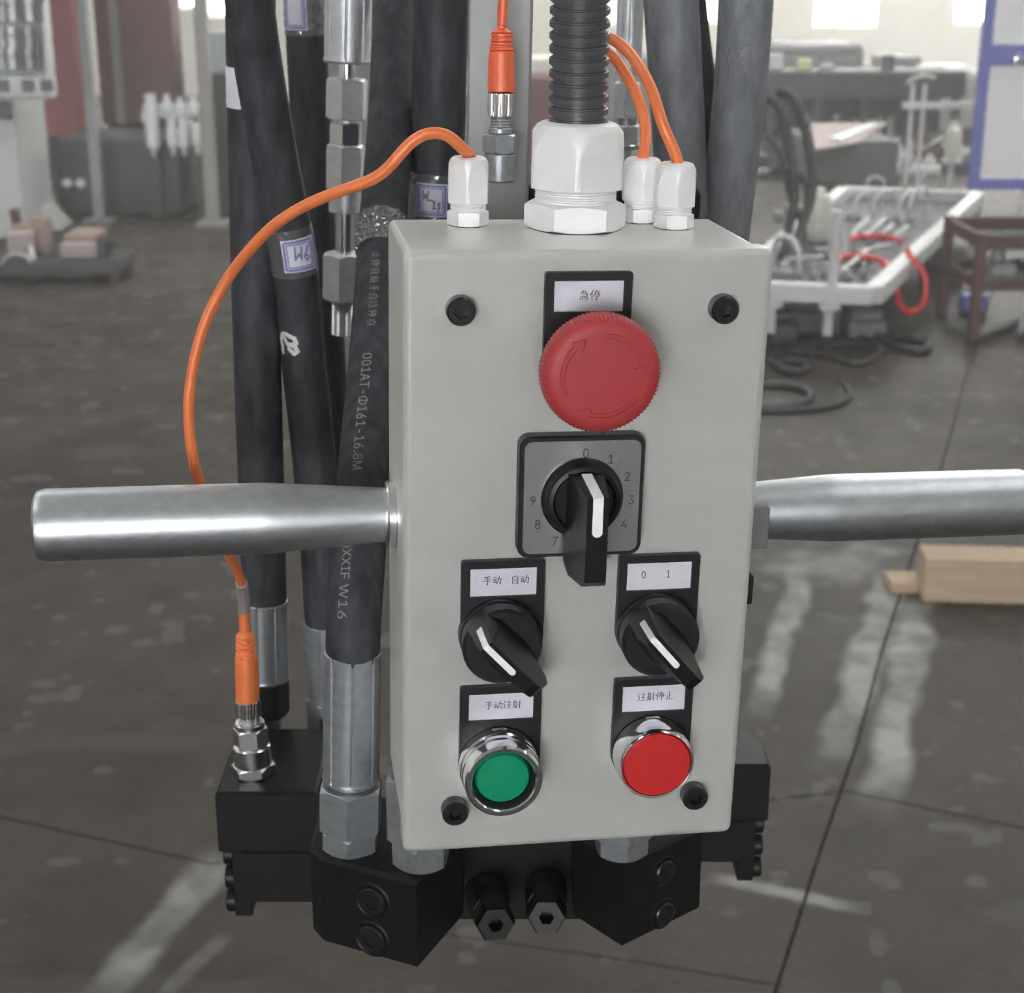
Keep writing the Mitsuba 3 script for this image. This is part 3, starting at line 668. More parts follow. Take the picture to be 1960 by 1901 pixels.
names = ['zhi', 'ting', 'zi', 'she', 'shou', 'zi', 'zhu', 'ting', 'zi']
ms = []
q = s_of(p3, 722, 520, .725)
for i, nm in enumerate(names):
    t = strokes(nm, .0040, .00006); v = t.vertices.copy()
    t.vertices = p3.surf(q + i * .0047 + v[:, 0], -10 * SGN * math.pi / 180 + SGN * (v[:, 1] - .002) / .0113, .01140 + v[:, 2]); ms.append(t)
put('worn_lettering', join(*ms), 'hose_print', h3, smooth=False)
h5, p5 = hose('thick black hose with a paper tag marked W 29 rising behind the small left gland', [(846, -80, .735), (844, 0, .74), (838, 270, .765), (832, 430, .78), (818, 900, .80), (810, 1250, .745), (806, 1400, .716), (806, 1470, .713)], 0.0132)
framed_tag(h5, p5, s_of(p5, 834, 376, .775), .0132, .0082, 34, -10 * SGN, [[(.1, .95), (.15, .55), (.25, .8), (.32, .5), (.38, .95)], [(.4, .5), (.6, .5)], [(.6, .4), (.72, .45), (.62, .1), (.78, .12)], [(.95, .4), (.84, .3), (.95, .22), (.88, .0)]], wmat='ink')
H5, H6 = h5, None
h6, p6 = hose('thick black hose at the right, behind the orange cables', [(1278, -80, .735), (1284, 0, .74), (1296, 200, .76), (1306, 400, .78), (1290, 900, .80), (1230, 1300, .775), (1195, 1440, .745), (1190, 1500, .742)], 0.0130, mat='rubber_dusty_glare')
H6 = h6
h7, p7 = hose('thick braided black hose farthest right above the box corner', [(1432, -80, .73), (1428, 0, .735), (1414, 200, .76), (1388, 430, .79), (1350, 800, .82), (1310, 1380, .86)], 0.0128, mat='rubber_dusty_glare')
h8, p8 = hose('thin black hose seen between the two thick hoses at the right', [(1330, -80, .80), (1337, 40, .80), (1352, 160, .81), (1368, 400, .83), (1370, 700, .85)], 0.0050)
# ================================================================== STEEL FITTINGS AND HANGER
c1 = thing('fitting_column', 'upright column of zinc steel pipe fittings left of the box', 'pipe fitting')
a0, a1 = at(667, -40, .80), at(656, 640, .86)
dv = (a1 - a0) / np.linalg.norm(a1 - a0)
def span(py): return py
def fit(parent, defs, x0, y0, z0, x1, y1, z1, xdir):
    A, Bp = at(x0, y0, z0), at(x1, y1, z1); dd = Bp - A; L = np.linalg.norm(dd); dd /= L
    for (kind, name, pa_, pb_, r, mat) in defs:
        ta, tb = (pa_ - y0) / (y1 - y0), (pb_ - y0) / (y1 - y0)
        chain(name, parent, A + dd * L * ta, dd, [(kind, r, (tb - ta) * L * 1000, mat, name)], x=xdir)
fit(c1, [('f', 'crimp_sleeve', -40, 112, 12.0, 'zinc_lit'), ('c', 'neck', 108, 145, 4.3, 'zinc_bright'), ('h', 'hex_nut', 140, 216, 19.5, 'zinc_lit'), ('c', 'neck', 214, 224, 6.5, 'zinc_lit'), ('h', 'hex_nut', 222, 264, 15.5, 'zinc_bright'), ('h', 'union_body', 264, 352, 18.5, 'zinc_lit'), ('c', 'ring', 350, 395, 8.6, 'zinc_lit'), ('c', 'neck', 394, 490, 4.7, 'zinc_bright'), ('h', 'hex_nut', 476, 568, 20.5, 'zinc_lit'), ('t', 'thread', 566, 640, 6.0, 'zinc_bright')], 667, -40, .80, 656, 640, .86, [1, .45, 0])
c2 = thing('fitting_column', 'steel pipe and fittings just right of the corrugated conduit, behind the orange cables', 'pipe fitting')
fit(c2, [('f', 'crimp_sleeve', -40, 135, 6.6, 'zinc_lit'), ('h', 'hex_nut', 150, 216, 12.0, 'zinc_lit'), ('c', 'neck', 133, 152, 4.0, 'zinc_bright'), ('h', 'hex_nut', 230, 268, 13.5, 'zinc_lit'), ('c', 'neck', 214, 232, 5.6, 'zinc_bright'), ('c', 'ring', 266, 276, 8.0, 'zinc_bright'), ('c', 'tube', 274, 460, 3.6, 'zinc_lit')], 1209, -40, .78, 1190, 460, .83, [1, .3, 0])
put('hanger_bar', cbox(-.0140, .0140, -.006, .006, -.34, .30, .0015), 'grey_bar', M=frame(at(953, 300, .70), BR[:, 2], [1, 0, 0]), label='flat grey steel hanger bar behind the orange plug, top centre', cat='bar')
# ================================================================== MIXING HEAD (black valve blocks below the box)
mh = thing('mixing_head', 'black steel mixing head of bolted valve blocks hanging below and behind the box', 'mixing head')
def on_z(px, py, z):
    d = ray(px, py); return CAM + d * ((z - CAM[2]) / d[2])
def vprism(plan, z0, z1, ch=.0015):
    """Upright block on a plan of world points, edges lightly chamfered."""
    p = Polygon([q[:2] for q in plan]); p = p if p.exterior.is_ccw else Polygon(list(p.exterior.coords)[::-1])
    i = p.buffer(-ch, join_style=2)
    ms = [m3.Manifold.extrude(cs(list(p.exterior.coords)[:-1]), z1 - z0 - 2 * ch).translate([0, 0, z0 + ch]), m3.Manifold.extrude(cs(list(i.exterior.coords)[:-1]), z1 - z0).translate([0, 0, z0])]
    return tm(m3.Manifold.batch_hull(ms))
def face_screw(parent, px, py, pa, pb, z_of=None, r=6.5):
    """Socket screw set in the upright face through plan points pa and pb at the seen pixel."""
    t = (pb - pa)[:2]; nrm = np.array([t[1], -t[0], 0.0]); nrm /= np.linalg.norm(nrm)
    if nrm[1] > 0: nrm = -nrm
    d = ray(px, py); k = ((pa - CAM) @ nrm) / (d @ nrm); o = CAM + d * k
    M = frame(o, nrm); M[:3, :3] *= .001
    kk = put('counterbore', mv(lathe([(r + 1.6, -.2), (r + 2.2, .15), (r + 1.4, .5), (r + .9, .15), (r + .6, -.6)], 40), 0, 0, 0), 'black_steel', parent, M, 30)
    socket_screw(r, 1.6, 'socket_screw', parent, M)
def at_plan(px, py, A):
    """Height at which the ray crosses the vertical through plan point A."""
    d = ray(px, py); k = (A[1] - CAM[1]) / d[1]; return (CAM + d * k)[2]
# front left block
A = at(800, 1856, .665); zb_ = A[2]
Bp = on_z(597, 1798, zb_); Cp = on_z(886, 1757, zb_)
zt = at_plan(800, 1690, A)
back = np.array([0, .045, 0])
cut = (A - Bp) / np.linalg.norm(A - Bp) * .006
k = put('valve_block', vprism([A, Cp, Cp + np.array([.0, .03, 0]), Bp + back * 1.2, Bp + np.array([0, .006, 0]), Bp + cut], zb_, zt), 'black_steel', mh, smooth=20, label='front left black valve block with two socket screws')
q = on_z(806, 1648, zt)
chain('adapter', H5, q, [0, 0, 1.0], [('h', 22, 12, 'zinc', 'adapter'), ('h', 25.5, 30, 'zinc', 'hex_nut'), ('c', 10, 6, 'zinc', 'neck')], x=[1, .4, 0])
face_screw(k, 713, 1725, A, Bp); face_screw(k, 712, 1797, A, Bp)
# front right block
A2 = at(1190, 1816, .690); z2 = A2[2]
B2 = on_z(1338, 1742, z2); C2 = on_z(1097, 1756, z2)
zt2 = at_plan(1190, 1652, A2)
k = put('valve_block', vprism([C2, A2, B2, B2 + back * 1.3, C2 + back], z2, zt2), 'black_steel', mh, smooth=20, label='front right black valve block with two socket screws')
q = on_z(1189, 1628, zt2)
chain('adapter', H6, q, [0, 0, 1.0], [('h', 21, 9, 'zinc', 'adapter'), ('h', 25, 26, 'zinc', 'hex_nut'), ('c', 10, 6, 'zinc', 'neck')], x=[1, -.4, 0])
face_screw(k, 1271, 1668, A2, B2, r=5.5); face_screw(k, 1270, 1748, A2, B2, r=5.5)
# middle plate and its two plugs
m0, m1 = at(885, 1762, .742), at(1099, 1757, .742)
k = put('centre_block', cbox(m0[0] - .004, m1[0] + .004, m0[1], m0[1] + .05, m0[2], m0[2] + .05, .0015), 'black_steel', mh, smooth=25)
for (xa, ya, xb, yb) in ((926, 1700, 949, 1771), (1045, 1690, 1046, 1757)):
    pA, pB = at(xa, ya, .742), at(xb, yb, .695)
    dd = (pB - pA) / np.linalg.norm(pB - pA); L = np.linalg.norm(pB - pA) * 1000
    M = frame(pA, dd); M[:3, :3] *= .001
    pk = put('plug_fitting', lathe([(0, -3), (9.8, -3), (9.8, L * .42), (8.6, L * .48), (8.0, L * .56), (8.6, L * .6), (8.6, L * .7), (0, L * .7)], 48), 'black_steel', mh, M, 30)
    hx = m3.Manifold.revolve(cs([(0, 0), (9.2, 0), (9.2, L * .26), (8.0, L * .32), (0, L * .32)]), 6) - m3.Manifold.cylinder(L, 3.4, 3.4, 6).translate([0, 0, L * .12])
    put('hex_plug', mv(tm(hx), 0, 0, L * .68), 'black_steel', pk, M, 20)
# rear left and rear right blocks with side bolts
def rear_block(px_in, px_out, py_front, py_back_top, py_bot, Z, sgn, label):
    fo = at(px_out, py_front, Z); fi = at(px_in, py_front, Z)
    zt_ = fo[2]; zbm = at_plan(px_in, py_bot, fi)
    bk = on_z(px_out, py_back_top, zt_)
    dy = bk[1] - fo[1]
    x0, x1 = sorted((fo[0], fi[0])); y0 = min(fo[1], fi[1])
    c = .010
    plan = [(x0, y0), (x1, y0), (x1, y0 + dy), (x0 + (c if sgn < 0 else 0), y0 + dy), (x0, y0 + dy - (c if sgn < 0 else 0))] if sgn < 0 else [(x0, y0), (x1, y0), (x1, y0 + dy * .35), (x1 - .016, y0 + dy), (x0, y0 + dy)]
    k = put('valve_block', vprism([np.array(q) for q in plan], zt_ - .033, zt_), 'black_steel', mh, smooth=20, label=label)
    xs = x0 + .012 if sgn < 0 else x1 - .012
    lo = [(min(xs, fi[0]), y0 + .001), (max(xs, fi[0]), y0 + .001), (max(xs, fi[0]), y0 + dy), (min(xs, fi[0]), y0 + dy)]
    put('lower_body', vprism([np.array(q) for q in lo], zbm, zt_ - .0325), 'black_steel', k, smooth=20)
    for i in range(3):
        zc_ = zt_ - .040 - i * .0132
        M = frame([xs + sgn * .0065, y0 + .013, zc_], [sgn, 0, 0]); M[:3, :3] *= .001
        socket_screw(6.0, 5.2, 'side_bolt', k, M, 'black_steel')
    xa, xb = sorted((xs - sgn * .002, xs + sgn * .0067))
    put('side_plate', cbox(xa, xb, y0 + .003, y0 + dy * .8, zt_ - .070, zt_ - .0325, .001), 'black_steel', k, smooth=20)
    return k
rear_block(606, 411, 1518, 1393, 1732, .745, -1, 'rear left black valve block under the orange plug')
rear_block(1330, 1476, 1465, 1352, 1655, .80, 1, 'rear right black valve block behind the box')
hs = at(1100, 345, .775)
put('cylinder_housing', cbox(-.058, .058, -.012, .045, -.36, .0, .003), 'black_steel', mh, M=frame(at(1105, 352, .745), BR[:, 2], [1, 0, 0]), smooth=30)

# ================================================================== BACKGROUND, RIGHT
def bar(a, b, w, h, r=0.0):
    """Square bar from a to b, w wide and h high."""
    a, b = np.array(a, float), np.array(b, float); d = b - a; L = np.linalg.norm(d); d /= L
    side = np.cross([0, 0, 1.0], d) if abs(d[2]) < .9 else np.array([1.0, 0, 0])
    side /= np.linalg.norm(side); up = np.cross(d, side)
    M = np.eye(4); M[:3, 0], M[:3, 1], M[:3, 2], M[:3, 3] = d, side, up, (a + b) / 2
    m = rbox(L, w, h, r, 8); m.apply_transform(M); return m
def rod(a, b, r, sides=14):
    return tube(Path([np.array(a, float), np.array(b, float)], 2), r, sides)
ZF = .29
NR, FR, NL, FL_ = fl(1672, 548, ZF), fl(1872, 367, ZF), fl(1395, 536, ZF), fl(1615, 357, ZF)
rk = thing('pipe_rack', 'long white steel frame on short legs carrying white pipes, right of the box', 'frame')
dz = np.array([0, 0, -.036])
put('front_beam', bar(NL + dz, NR + dz, .07, .072, .004), 'white_frame', rk)
put('side_beam', bar(NR + dz, FR + dz, .07, .072, .004), 'white_frame', rk)
put('rear_beam', bar(FR + dz, FL_ + dz, .07, .072, .004), 'white_frame', rk)
put('side_beam', bar(FL_ + dz, NL + dz, .07, .072, .004), 'white_frame', rk)
put('tray', prism(Polygon([q[:2] for q in (NL, NR, FR, FL_)]).buffer(-.03), .012).apply_translation([0, 0, ZF - .075]), 'dark_machine', rk, smooth=False)
for px, yb in ((1501, 705), (1611, 712)):
    top = fl(px, 566, ZF); f0 = np.array([top[0], top[1], 0])
    b_ = NL + (NR - NL) * ((top[0] - NL[0]) / (NR[0] - NL[0])); f0 = np.array([b_[0], b_[1], 0])
    lg = put('leg', join(cbox(-.04, .04, -.04, .04, .19, .218, .003), cbox(-.018, .018, -.018, .018, .085, .195, .002)), 'white_frame', rk, T_ := trimesh.transformations.translation_matrix(f0))
    put('foot', lathe([(0, 0), (.034, 0), (.034, .012), (.014, .03), (.012, .09), (0, .09)], 24), 'black_plastic', lg, T_)
for q in (FR, FL_):
    put('leg', cbox(-.02, .02, -.02, .02, 0, .22, .002), 'white_frame', rk, trimesh.transformations.translation_matrix([q[0], q[1], 0]))
pst = fl(1597, 548, ZF); pst = NL + (NR - NL) * ((pst[0] - NL[0]) / (NR[0] - NL[0]))
pt = ad(1601, 403, pst[1])
put('post', cbox(-.019, .019, -.019, .019, ZF - .01, pt[2], .002), 'white_frame', rk, trimesh.transformations.translation_matrix([pst[0], pst[1], 0]))
yb = FR[1] - .02
for x0, x1 in ((1732, 1741), (1754, 1763)):
    a, b = ad(x0, 366, yb), ad(x0, 160, yb)
    put('tall_post', bar([a[0], yb, ZF - .01], [a[0], yb, b[2]], .022, .022), 'white_frame', rk)
a, b = ad(1728, 202, yb), ad(1862, 203, yb); put('shelf_bar', bar([a[0], yb, a[2]], [b[0], yb, a[2]], .05, .035), 'white_frame', rk)
a, b, c = ad(1736, 160, yb), ad(1762, 146, yb), ad(1790, 150, yb); put('top_bow', wire([a, b, c], .011, 12, 8), 'white_frame', rk)
def onz(pts, z): return [fl(x, y, z) for x, y in pts]
UX = (NR - NL) / np.linalg.norm(NR - NL)
# white pipes lying across the tray
for i, (p, q) in enumerate((((1628, 452), (1664, 417)), ((1656, 452), (1694, 419)), ((1690, 447), (1708, 430)), ((1712, 452), (1738, 434)), ((1640, 482), (1700, 470)), ((1610, 520), (1660, 480)), ((1480, 455), (1545, 460)), ((1500, 498), (1575, 492)))):
    put('pipe', rod(fl(*p, .27), fl(*q, .27), .011), 'white_frame', rk)
# bent pipes: white arches standing in the tray
def arch(p, q, h, r=.008, mat='white_frame'):
    A_, B_ = fl(*p, .25), fl(*q, .25); m = (A_ + B_) / 2; u = np.array([0, 0, h])
    put('bent_pipe', wire([A_, A_ + u * .65, m + (A_ - m) * .55 + u * .95, m + u, m + (B_ - m) * .55 + u * .95, B_ + u * .65, B_], r, 26, 10), mat, rk)
arch((1613, 425), (1662, 420), .15); arch((1634, 425), (1680, 415), .14); arch((1672, 418), (1710, 412), .13); arch((1720, 425), (1752, 415), .14); arch((1740, 423), (1775, 410), .15); arch((1480, 520), (1526, 535), .16, .012); arch((1660, 362), (1690, 362), .07); arch((1765, 362), (1795, 360), .10)
for px, py, h, r in ((1555, 540, .085, .016), (1527, 530, .05, .022), (1652, 530, .06, .016), (1700, 425, .05, .02), (1625, 420, .04, .02), (1640, 420, .04, .02), (1718, 425, .035, .02), (1742, 425, .035, .02), (1500, 535, .07, .036), (1580, 530, .06, .02), (1620, 535, .04, .025), (1668, 470, .05, .02)):
    o = fl(px, py, ZF - .06)
    put('fitting', lathe([(0, 0), (r, 0), (r, h * .55), (r * .6, h * .6), (r * .6, h), (0, h)], 20), 'steel_pale', rk, trimesh.transformations.translation_matrix(o))
for px, py, w, d_, h in ((1520, 415, .09, .09, .06), (1490, 425, .05, .05, .05), (1640, 505, .12, .05, .03), (1580, 492, .1, .06, .04), (1672, 455, .16, .05, .03), (1690, 540, .1, .05, .02)):
    o = fl(px, py, ZF - .06); put('bracket', cbox(-w / 2, w / 2, -d_ / 2, d_ / 2, 0, h, .004), 'mid_grey', rk, trimesh.transformations.translation_matrix(o))
for pts in (((1632, 460), (1668, 452), (1700, 455), (1724, 462)), ((1606, 500), (1640, 490), (1672, 495), (1690, 510))):
    put('red_tube', wire(onz(pts, .275), .012, 24, 10), 'red_hose', rk, label='red hose lying in the tray')
bt = fl(1562, 462, ZF - .06)
put('bottle', lathe([(0, 0), (.058, 0), (.066, .01), (.066, .085), (.064, .092), (.066, .1), (.066, .19), (.05, .222), (.03, .23), (.03, .25), (.012, .255), (0, .255)], 40), 'white_bottle', M=trimesh.transformations.translation_matrix(bt), smooth=40, label='large off white plastic bottle standing on the white pipe frame', cat='bottle')
bt = fl(1812, 360, ZF - .03); 
put('bottle', lathe([(0, 0), (.03, 0), (.046, .03), (.046, .15), (.03, .18), (.012, .19), (.012, .22), (0, .22)], 32), 'white_bottle', M=trimesh.transformations.translation_matrix(bt + np.array([0, -.05, .17])), smooth=40, label='smaller white bottle on a stand beside the blue framed board', cat='bottle')
put('bottle_stand', join(cbox(-.05, .05, -.05, .05, .15, .17), cbox(-.015, .015, -.015, .015, 0, .15)), 'white_frame', M=trimesh.transformations.translation_matrix(bt + np.array([0, -.05, 0])), label='white bracket under the smaller bottle on the pipe frame', cat='stand')
# red hose hanging from the frame
rh = [NR + (FR - NR) * .20 + np.array([.03, 0, -.02])]
yy = rh[0][1]
rp = [(1712, 520), (1714, 545), (1720, 572), (1728, 590), (1745, 598), (1764, 585), (1772, 555), (1768, 525), (1755, 505), (1742, 490), (1736, 476)]
put('red_hose', tube(Path([ad(x, y, yy - .05 + .012 * i) for i, (x, y) in enumerate(rp)], 60), .0125, 14), 'red_hose', label='bright red hose loop hanging off the right side of the white pipe frame', cat='hose')
# black hoses arching down behind the box corner
for i, pts in enumerate((((1490, 176), (1515, 185), (1535, 225), (1550, 290), (1556, 350), (1545, 400)), ((1470, 190), (1488, 200), (1505, 250), (1515, 310), (1520, 380), (1512, 430)), ((1468, 262), (1485, 280), (1500, 320), (1510, 370), (1530, 420)), ((1475, 330), (1500, 326), (1530, 335), (1545, 380)))):
    r = (.022, .022, .012, .012)[i]
    pp = [ad(x, y, 7.4 - .05 * j) for j, (x, y) in enumerate(pts)]
    pp.append(np.array([pp[-1][0] - .05, pp[-1][1] - .2, ZF - .05]))
    put('black_hose', wire(pp, r, 40, 12), 'black_cable', label=('black hose arching down onto the white pipe frame, outermost of the arches', 'black hose arching down beside the box corner, second of the arches', 'thin black hose curving low beside the box corner', 'thin black hose lying nearly level beside the box corner')[i], cat='hose')
# cables lying on the floor under the frame
def floor_cable(pts, r, label, group=None, n=60):
    k = 'floor_cable'
    put(k, wire([np.array([*fl(x, y, r)[:2], r * 1.02]) for x, y in pts], r, n, 10), 'black_cable', label=label, cat='cable', group=group)
floor_cable([(1400, 742), (1470, 735), (1525, 741), (1552, 757), (1535, 772), (1480, 780), (1400, 778)], .014, 'black cable loop on the floor just right of the box')
floor_cable([(1400, 786), (1480, 786), (1560, 782), (1608, 772), (1626, 752), (1618, 735), (1612, 727)], .011, 'black cable with a hooked loose end on the floor right of the box')
floor_cable([(1470, 690), (1490, 700), (1520, 712), (1545, 705), (1538, 695), (1505, 690)], .016, 'black cable kinked on the floor under the left foot of the white frame')
floor_cable([(1480, 680), (1530, 672), (1590, 682), (1640, 696), (1665, 690), (1652, 660)], .013, 'black cable lying slack on the floor under the white frame')
floor_cable([(1690, 640), (1720, 645), (1760, 655), (1778, 664), (1760, 672), (1720, 664), (1690, 650), (1682, 636)], .017, 'black cable coil on the floor below the red hose loop')
floor_cable([(1500, 655), (1560, 662), (1620, 655), (1680, 668), (1640, 640)], .012, 'black cable lying farthest back on the floor under the white frame')
for px, py, w, d_, h, m in ((1560, 640, .22, .18, .16, 'dark_machine'), (1660, 650, .16, .14, .12, 'dark_grey'), (1480, 660, .2, .2, .14, 'black_cable')):
    o = fl(px, py); put('pump_unit', join(cbox(-w / 2, w / 2, 0, d_, 0, h * .6, .01), mv(rot(lathe([(0, -w * .4), (h * .3, -w * .4), (h * .3, w * .4), (0, w * .4)], 24), [0, 1, 0], 90), 0, d_ / 2, h * .7)), m, M=trimesh.transformations.translation_matrix([o[0], o[1], 0]), label={1560: 'dark pump unit on the floor under the white frame, between its two feet', 1660: 'small dark grey pump unit under the right end of the white frame', 1480: 'black pump unit on the floor next to the box, under the white frame'}[px], cat='pump')
# white board in a blue frame
wb = thing('white_board', 'white board with two panels in a blue frame at the right edge', 'board')
BY = 7.3
l0, l1 = ad(1852, 362, BY), ad(1870, 130, BY)
xl, zb0 = l0[0], l0[2]
zp = [zb0, ad(1870, 342, BY)[2], ad(1870, 124, BY)[2], ad(1870, 86, BY)[2]]
zt0 = zp[3] + (zp[2] - zp[1]); xr = xl + 1.25; fw = .045
put('frame', join(cbox(xl, xl + fw, BY - .02, BY + .02, zb0, zt0 + .05, .004), cbox(xr - fw, xr, BY - .02, BY + .02, zb0, zt0 + .05, .004), cbox(xl, xr, BY - .02, BY + .02, zb0, zp[1], .004), cbox(xl, xr, BY - .02, BY + .02, zp[2], zp[3], .004), cbox(xl, xr, BY - .02, BY + .02, zt0, zt0 + .05, .004)), 'board_blue', wb)
put('panel', cbox(xl + fw * .9, xr - fw * .9, BY - .008, BY + .008, zp[1] - .005, zp[2] + .005), 'board_white', wb)
put('panel', cbox(xl + fw * .9, xr - fw * .9, BY - .008, BY + .008, zp[3] - .005, zt0 + .005), 'board_white', wb)
for x in (xl + .5, xr - .3):
    put('leg', join(cbox(x - .025, x + .025, BY + .02, BY + .06, 0, zb0 + .3), cbox(x - .025, x + .025, BY - .25, BY + .3, 0, .03)), 'board_blue', wb)
lm = ad(1948, 114, BY - .03)
put('wall_lamp', mv(rot(lathe([(0, 0), (.022, 0), (.028, .01), (.02, .03), (0, .034)], 24), [1, 0, 0], 90), *lm), 'chrome', wb, label='small round chrome knob on the blue band')
# rusty rack
rr = thing('rusty_rack', 'low rust brown steel rack below the blue framed board', 'rack')
o0 = fl(1852, 652); o0 = np.array([o0[0] + .02, o0[1], 0]); HT = ad(1860, 448, o0[1])[2]
for x, y in ((0, 0), (1.0, 0), (0, .5), (1.0, .5)):
    put('post', cbox(o0[0] + x - .02, o0[0] + x + .02, o0[1] + y - .02, o0[1] + y + .02, 0, HT, .003), 'rust', rr)
for z, w in ((HT - .03, .05), (ad(1900, 545, o0[1])[2], .035)):
    for y in (0, .5):
        put('beam', cbox(o0[0], o0[0] + 1.0, o0[1] + y - .018, o0[1] + y + .018, z - w / 2, z + w / 2, .003), 'rust', rr)
    for x in (0, 1.0):
        put('beam', cbox(o0[0] + x - .018, o0[0] + x + .018, o0[1], o0[1] + .5, z - w / 2, z + w / 2, .003), 'rust', rr)
    put('shelf', cbox(o0[0], o0[0] + 1, o0[1], o0[1] + .5, z - w / 2 - .012, z - w / 2), 'dark_grey', rr)
zs = ad(1900, 545, o0[1])[2] + .02
for i, (x, w, h, m) in enumerate(((.08, .1, .1, 'mid_grey'), (.24, .12, .08, 'dark_machine'), (.42, .16, .06, 'steel_pale'), (.66, .2, .1, 'dark_machine'))):
    put('machine_part', join(cbox(o0[0] + x, o0[0] + x + w, o0[1] + .08, o0[1] + .3, zs, zs + h * .5, .006), mv(lathe([(0, 0), (w * .32, 0), (w * .32, h * .4), (w * .2, h * .5), (0, h * .5)], 20), o0[0] + x + w / 2, o0[1] + .19, zs + h * .5)), m, label=('grey metal part at the left end of the rusty rack shelf', 'dark metal part next to the left end of the rusty rack shelf', 'flat pale metal part on the rusty rack shelf', 'larger dark metal part farthest right on the rusty rack shelf')[i], cat='machine part')
a, b = fl(1878, 636, .02), fl(1946, 612, .02)
put('steel_tube', tube(Path([a, b], 2), .019, 18), 'steel_pale', label='short bright steel tube lying on the floor under the rusty rack', cat='tube')
a, b = fl(1952, 632, .02), fl(2060, 600, .02)
put('steel_tube', tube(Path([a, b], 2), .019, 18), 'steel_pale', label='bright steel tube on the floor cut off by the right picture edge', cat='tube')
o = fl(1885, 618); put('blue_bag', mv(rbox(.13, .1, .09, .03), o[0], o[1] + .2, .045), 'board_blue', label='dark blue bag on the floor under the rusty rack', cat='bag')
o = fl(1800, 545); put('electric_motor', join(mv(rot(lathe([(0, -.11), (.06, -.11), (.075, -.09), (.075, .09), (.06, .11), (.02, .11), (.02, .16), (0, .16)], 28), [0, 1, 0], 90), o[0], o[1], .12), cbox(o[0] - .09, o[0] + .09, o[1] - .07, o[1] + .07, 0, .06, .004)), 'dark_machine', label='dark electric motor on the floor between the pipe frame and the rusty rack', cat='motor')
# timber beam
a, b = fl(1790, 1140, .0), fl(2060, 1180, .0)
u = (b - a) / np.linalg.norm(b - a)
zt_ = .112
tb = put('timber_beam', bar(fl(1768, 1152) * [1, 1, 0] + [0, .05, zt_ / 2], fl(1768, 1152) * [1, 1, 0] + np.array([.9, -.02, zt_ / 2]), .105, zt_, .004), 'timber', label='squared pale timber beam lying on the floor at the right edge', cat='timber')
o = fl(1762, 1100, .05)
put('timber_offcut', cbox(-.07, .02, -.03, .05, 0, .03, .003), 'timber', M=trimesh.transformations.translation_matrix([o[0], fl(1762, 1100)[1] - .1, 0]), label='small pale wood offcut at the end of the timber beam', cat='timber')
# far workbench and machines in front of the far wall
def block(name, px0, px1, py0, py1, Y, dep, mat, label, cat, r=.02, floor=True, group=None):
    """A housing that fills the seen rectangle at distance Y; it stands on the floor unless floor is False."""
    a, b = ad((px0 + px1) / 2, py0, Y), ad((px0 + px1) / 2, py1, Y)
    x0, x1 = ad(px0, (py0 + py1) / 2, Y)[0], ad(px1, (py0 + py1) / 2, Y)[0]
    z0 = 0.0 if floor else b[2]
    k = thing(name, label, cat, group) if True else None
    put('housing', cbox(x0, x1, Y, Y + dep, z0, a[2], min(r, (x1 - x0) / 4, (a[2] - z0) / 4)), mat, k)
    return k, x0, x1, z0, a[2]
k, x0, x1, z0, z1 = block('machine_cabinet', 1484, 1652, 84, 210, 14.5, .9, 'mid_grey', 'wide grey machine cabinet under the bright far window', 'cabinet', .06)
put('door', cbox(x0 + .06, (x0 + x1) / 2 - .02, 14.48, 14.51, .1, z1 - .12, .004), 'grey_green', k); put('door', cbox((x0 + x1) / 2 + .02, x1 - .06, 14.48, 14.51, .1, z1 - .12, .004), 'grey_green', k)
block('machine_cabinet', 1690, 1762, 108, 220, 15.2, .6, 'mid_grey', 'lower grey machine cabinet right of the wide one, before the far wall', 'cabinet', .03)
block('machine_cabinet', 1770, 1880, 128, 240, 14.4, .7, 'steel_pale', 'pale rounded machine hood left of the blue framed board', 'cabinet', .12)
o = ad(1538, 125, 13.2)
wbk = thing('workbench', 'long dark workbench crowded with parts before the far wall', 'workbench')
bx0, bx1 = ad(1380, 150, 13.0)[0], ad(1850, 150, 13.0)[0]; zt1 = ad(1600, 138, 13.0)[2]
put('worktop', cbox(bx0, bx1, 13.0, 13.8, zt1 - .06, zt1, .01), 'dark_machine', wbk)
for i in range(6):
    x = bx0 + .05 + (bx1 - bx0 - .1) * i / 5
    put('leg', cbox(x - .03, x + .03, 13.03, 13.09, 0, zt1 - .05), 'dark_machine', wbk)
put('lower_shelf', cbox(bx0, bx1, 13.05, 13.75, .12, .15), 'dark_grey', wbk)
put('apron', cbox(bx0, bx1, 13.0, 13.03, zt1 - .2, zt1 - .055), 'dark_machine', wbk)
put('added_dark_panel', cbox(bx0, bx1, 13.7, 13.73, .15, zt1 - .06), 'dark_machine', wbk)  # dark panel added to darken the space beneath the worktop
def onbench(px, w, h, d, mat, name, label, cat, z=None, Y=13.2):
    x = ad(px, 150, Y)[0]; z = zt1 if z is None else z
    put(name, cbox(x - w / 2, x + w / 2, Y, Y + d, z, z + h, min(w, h) * .12), mat, label=label, cat=cat)
onbench(1540, .11, .09, .1, 'yellow_green', 'parts_box', 'pale yellow box on the far workbench', 'box')
onbench(1583, .10, .05, .1, 'steel_pale', 'parts_box', 'small pale grey box right of the yellow box on the far workbench', 'box')
onbench(1700, .09, .12, .1, 'dark_grey', 'parts_box', 'dark grey upright box on the right of the far workbench', 'box')
onbench(1484, .13, .13, .1, 'white_frame', 'parts_box', 'white box at the left end of the far workbench behind the hose', 'box')
onbench(1662, .17, .16, .2, 'white_frame', 'carton', 'white carton under the far workbench', 'box', .15)
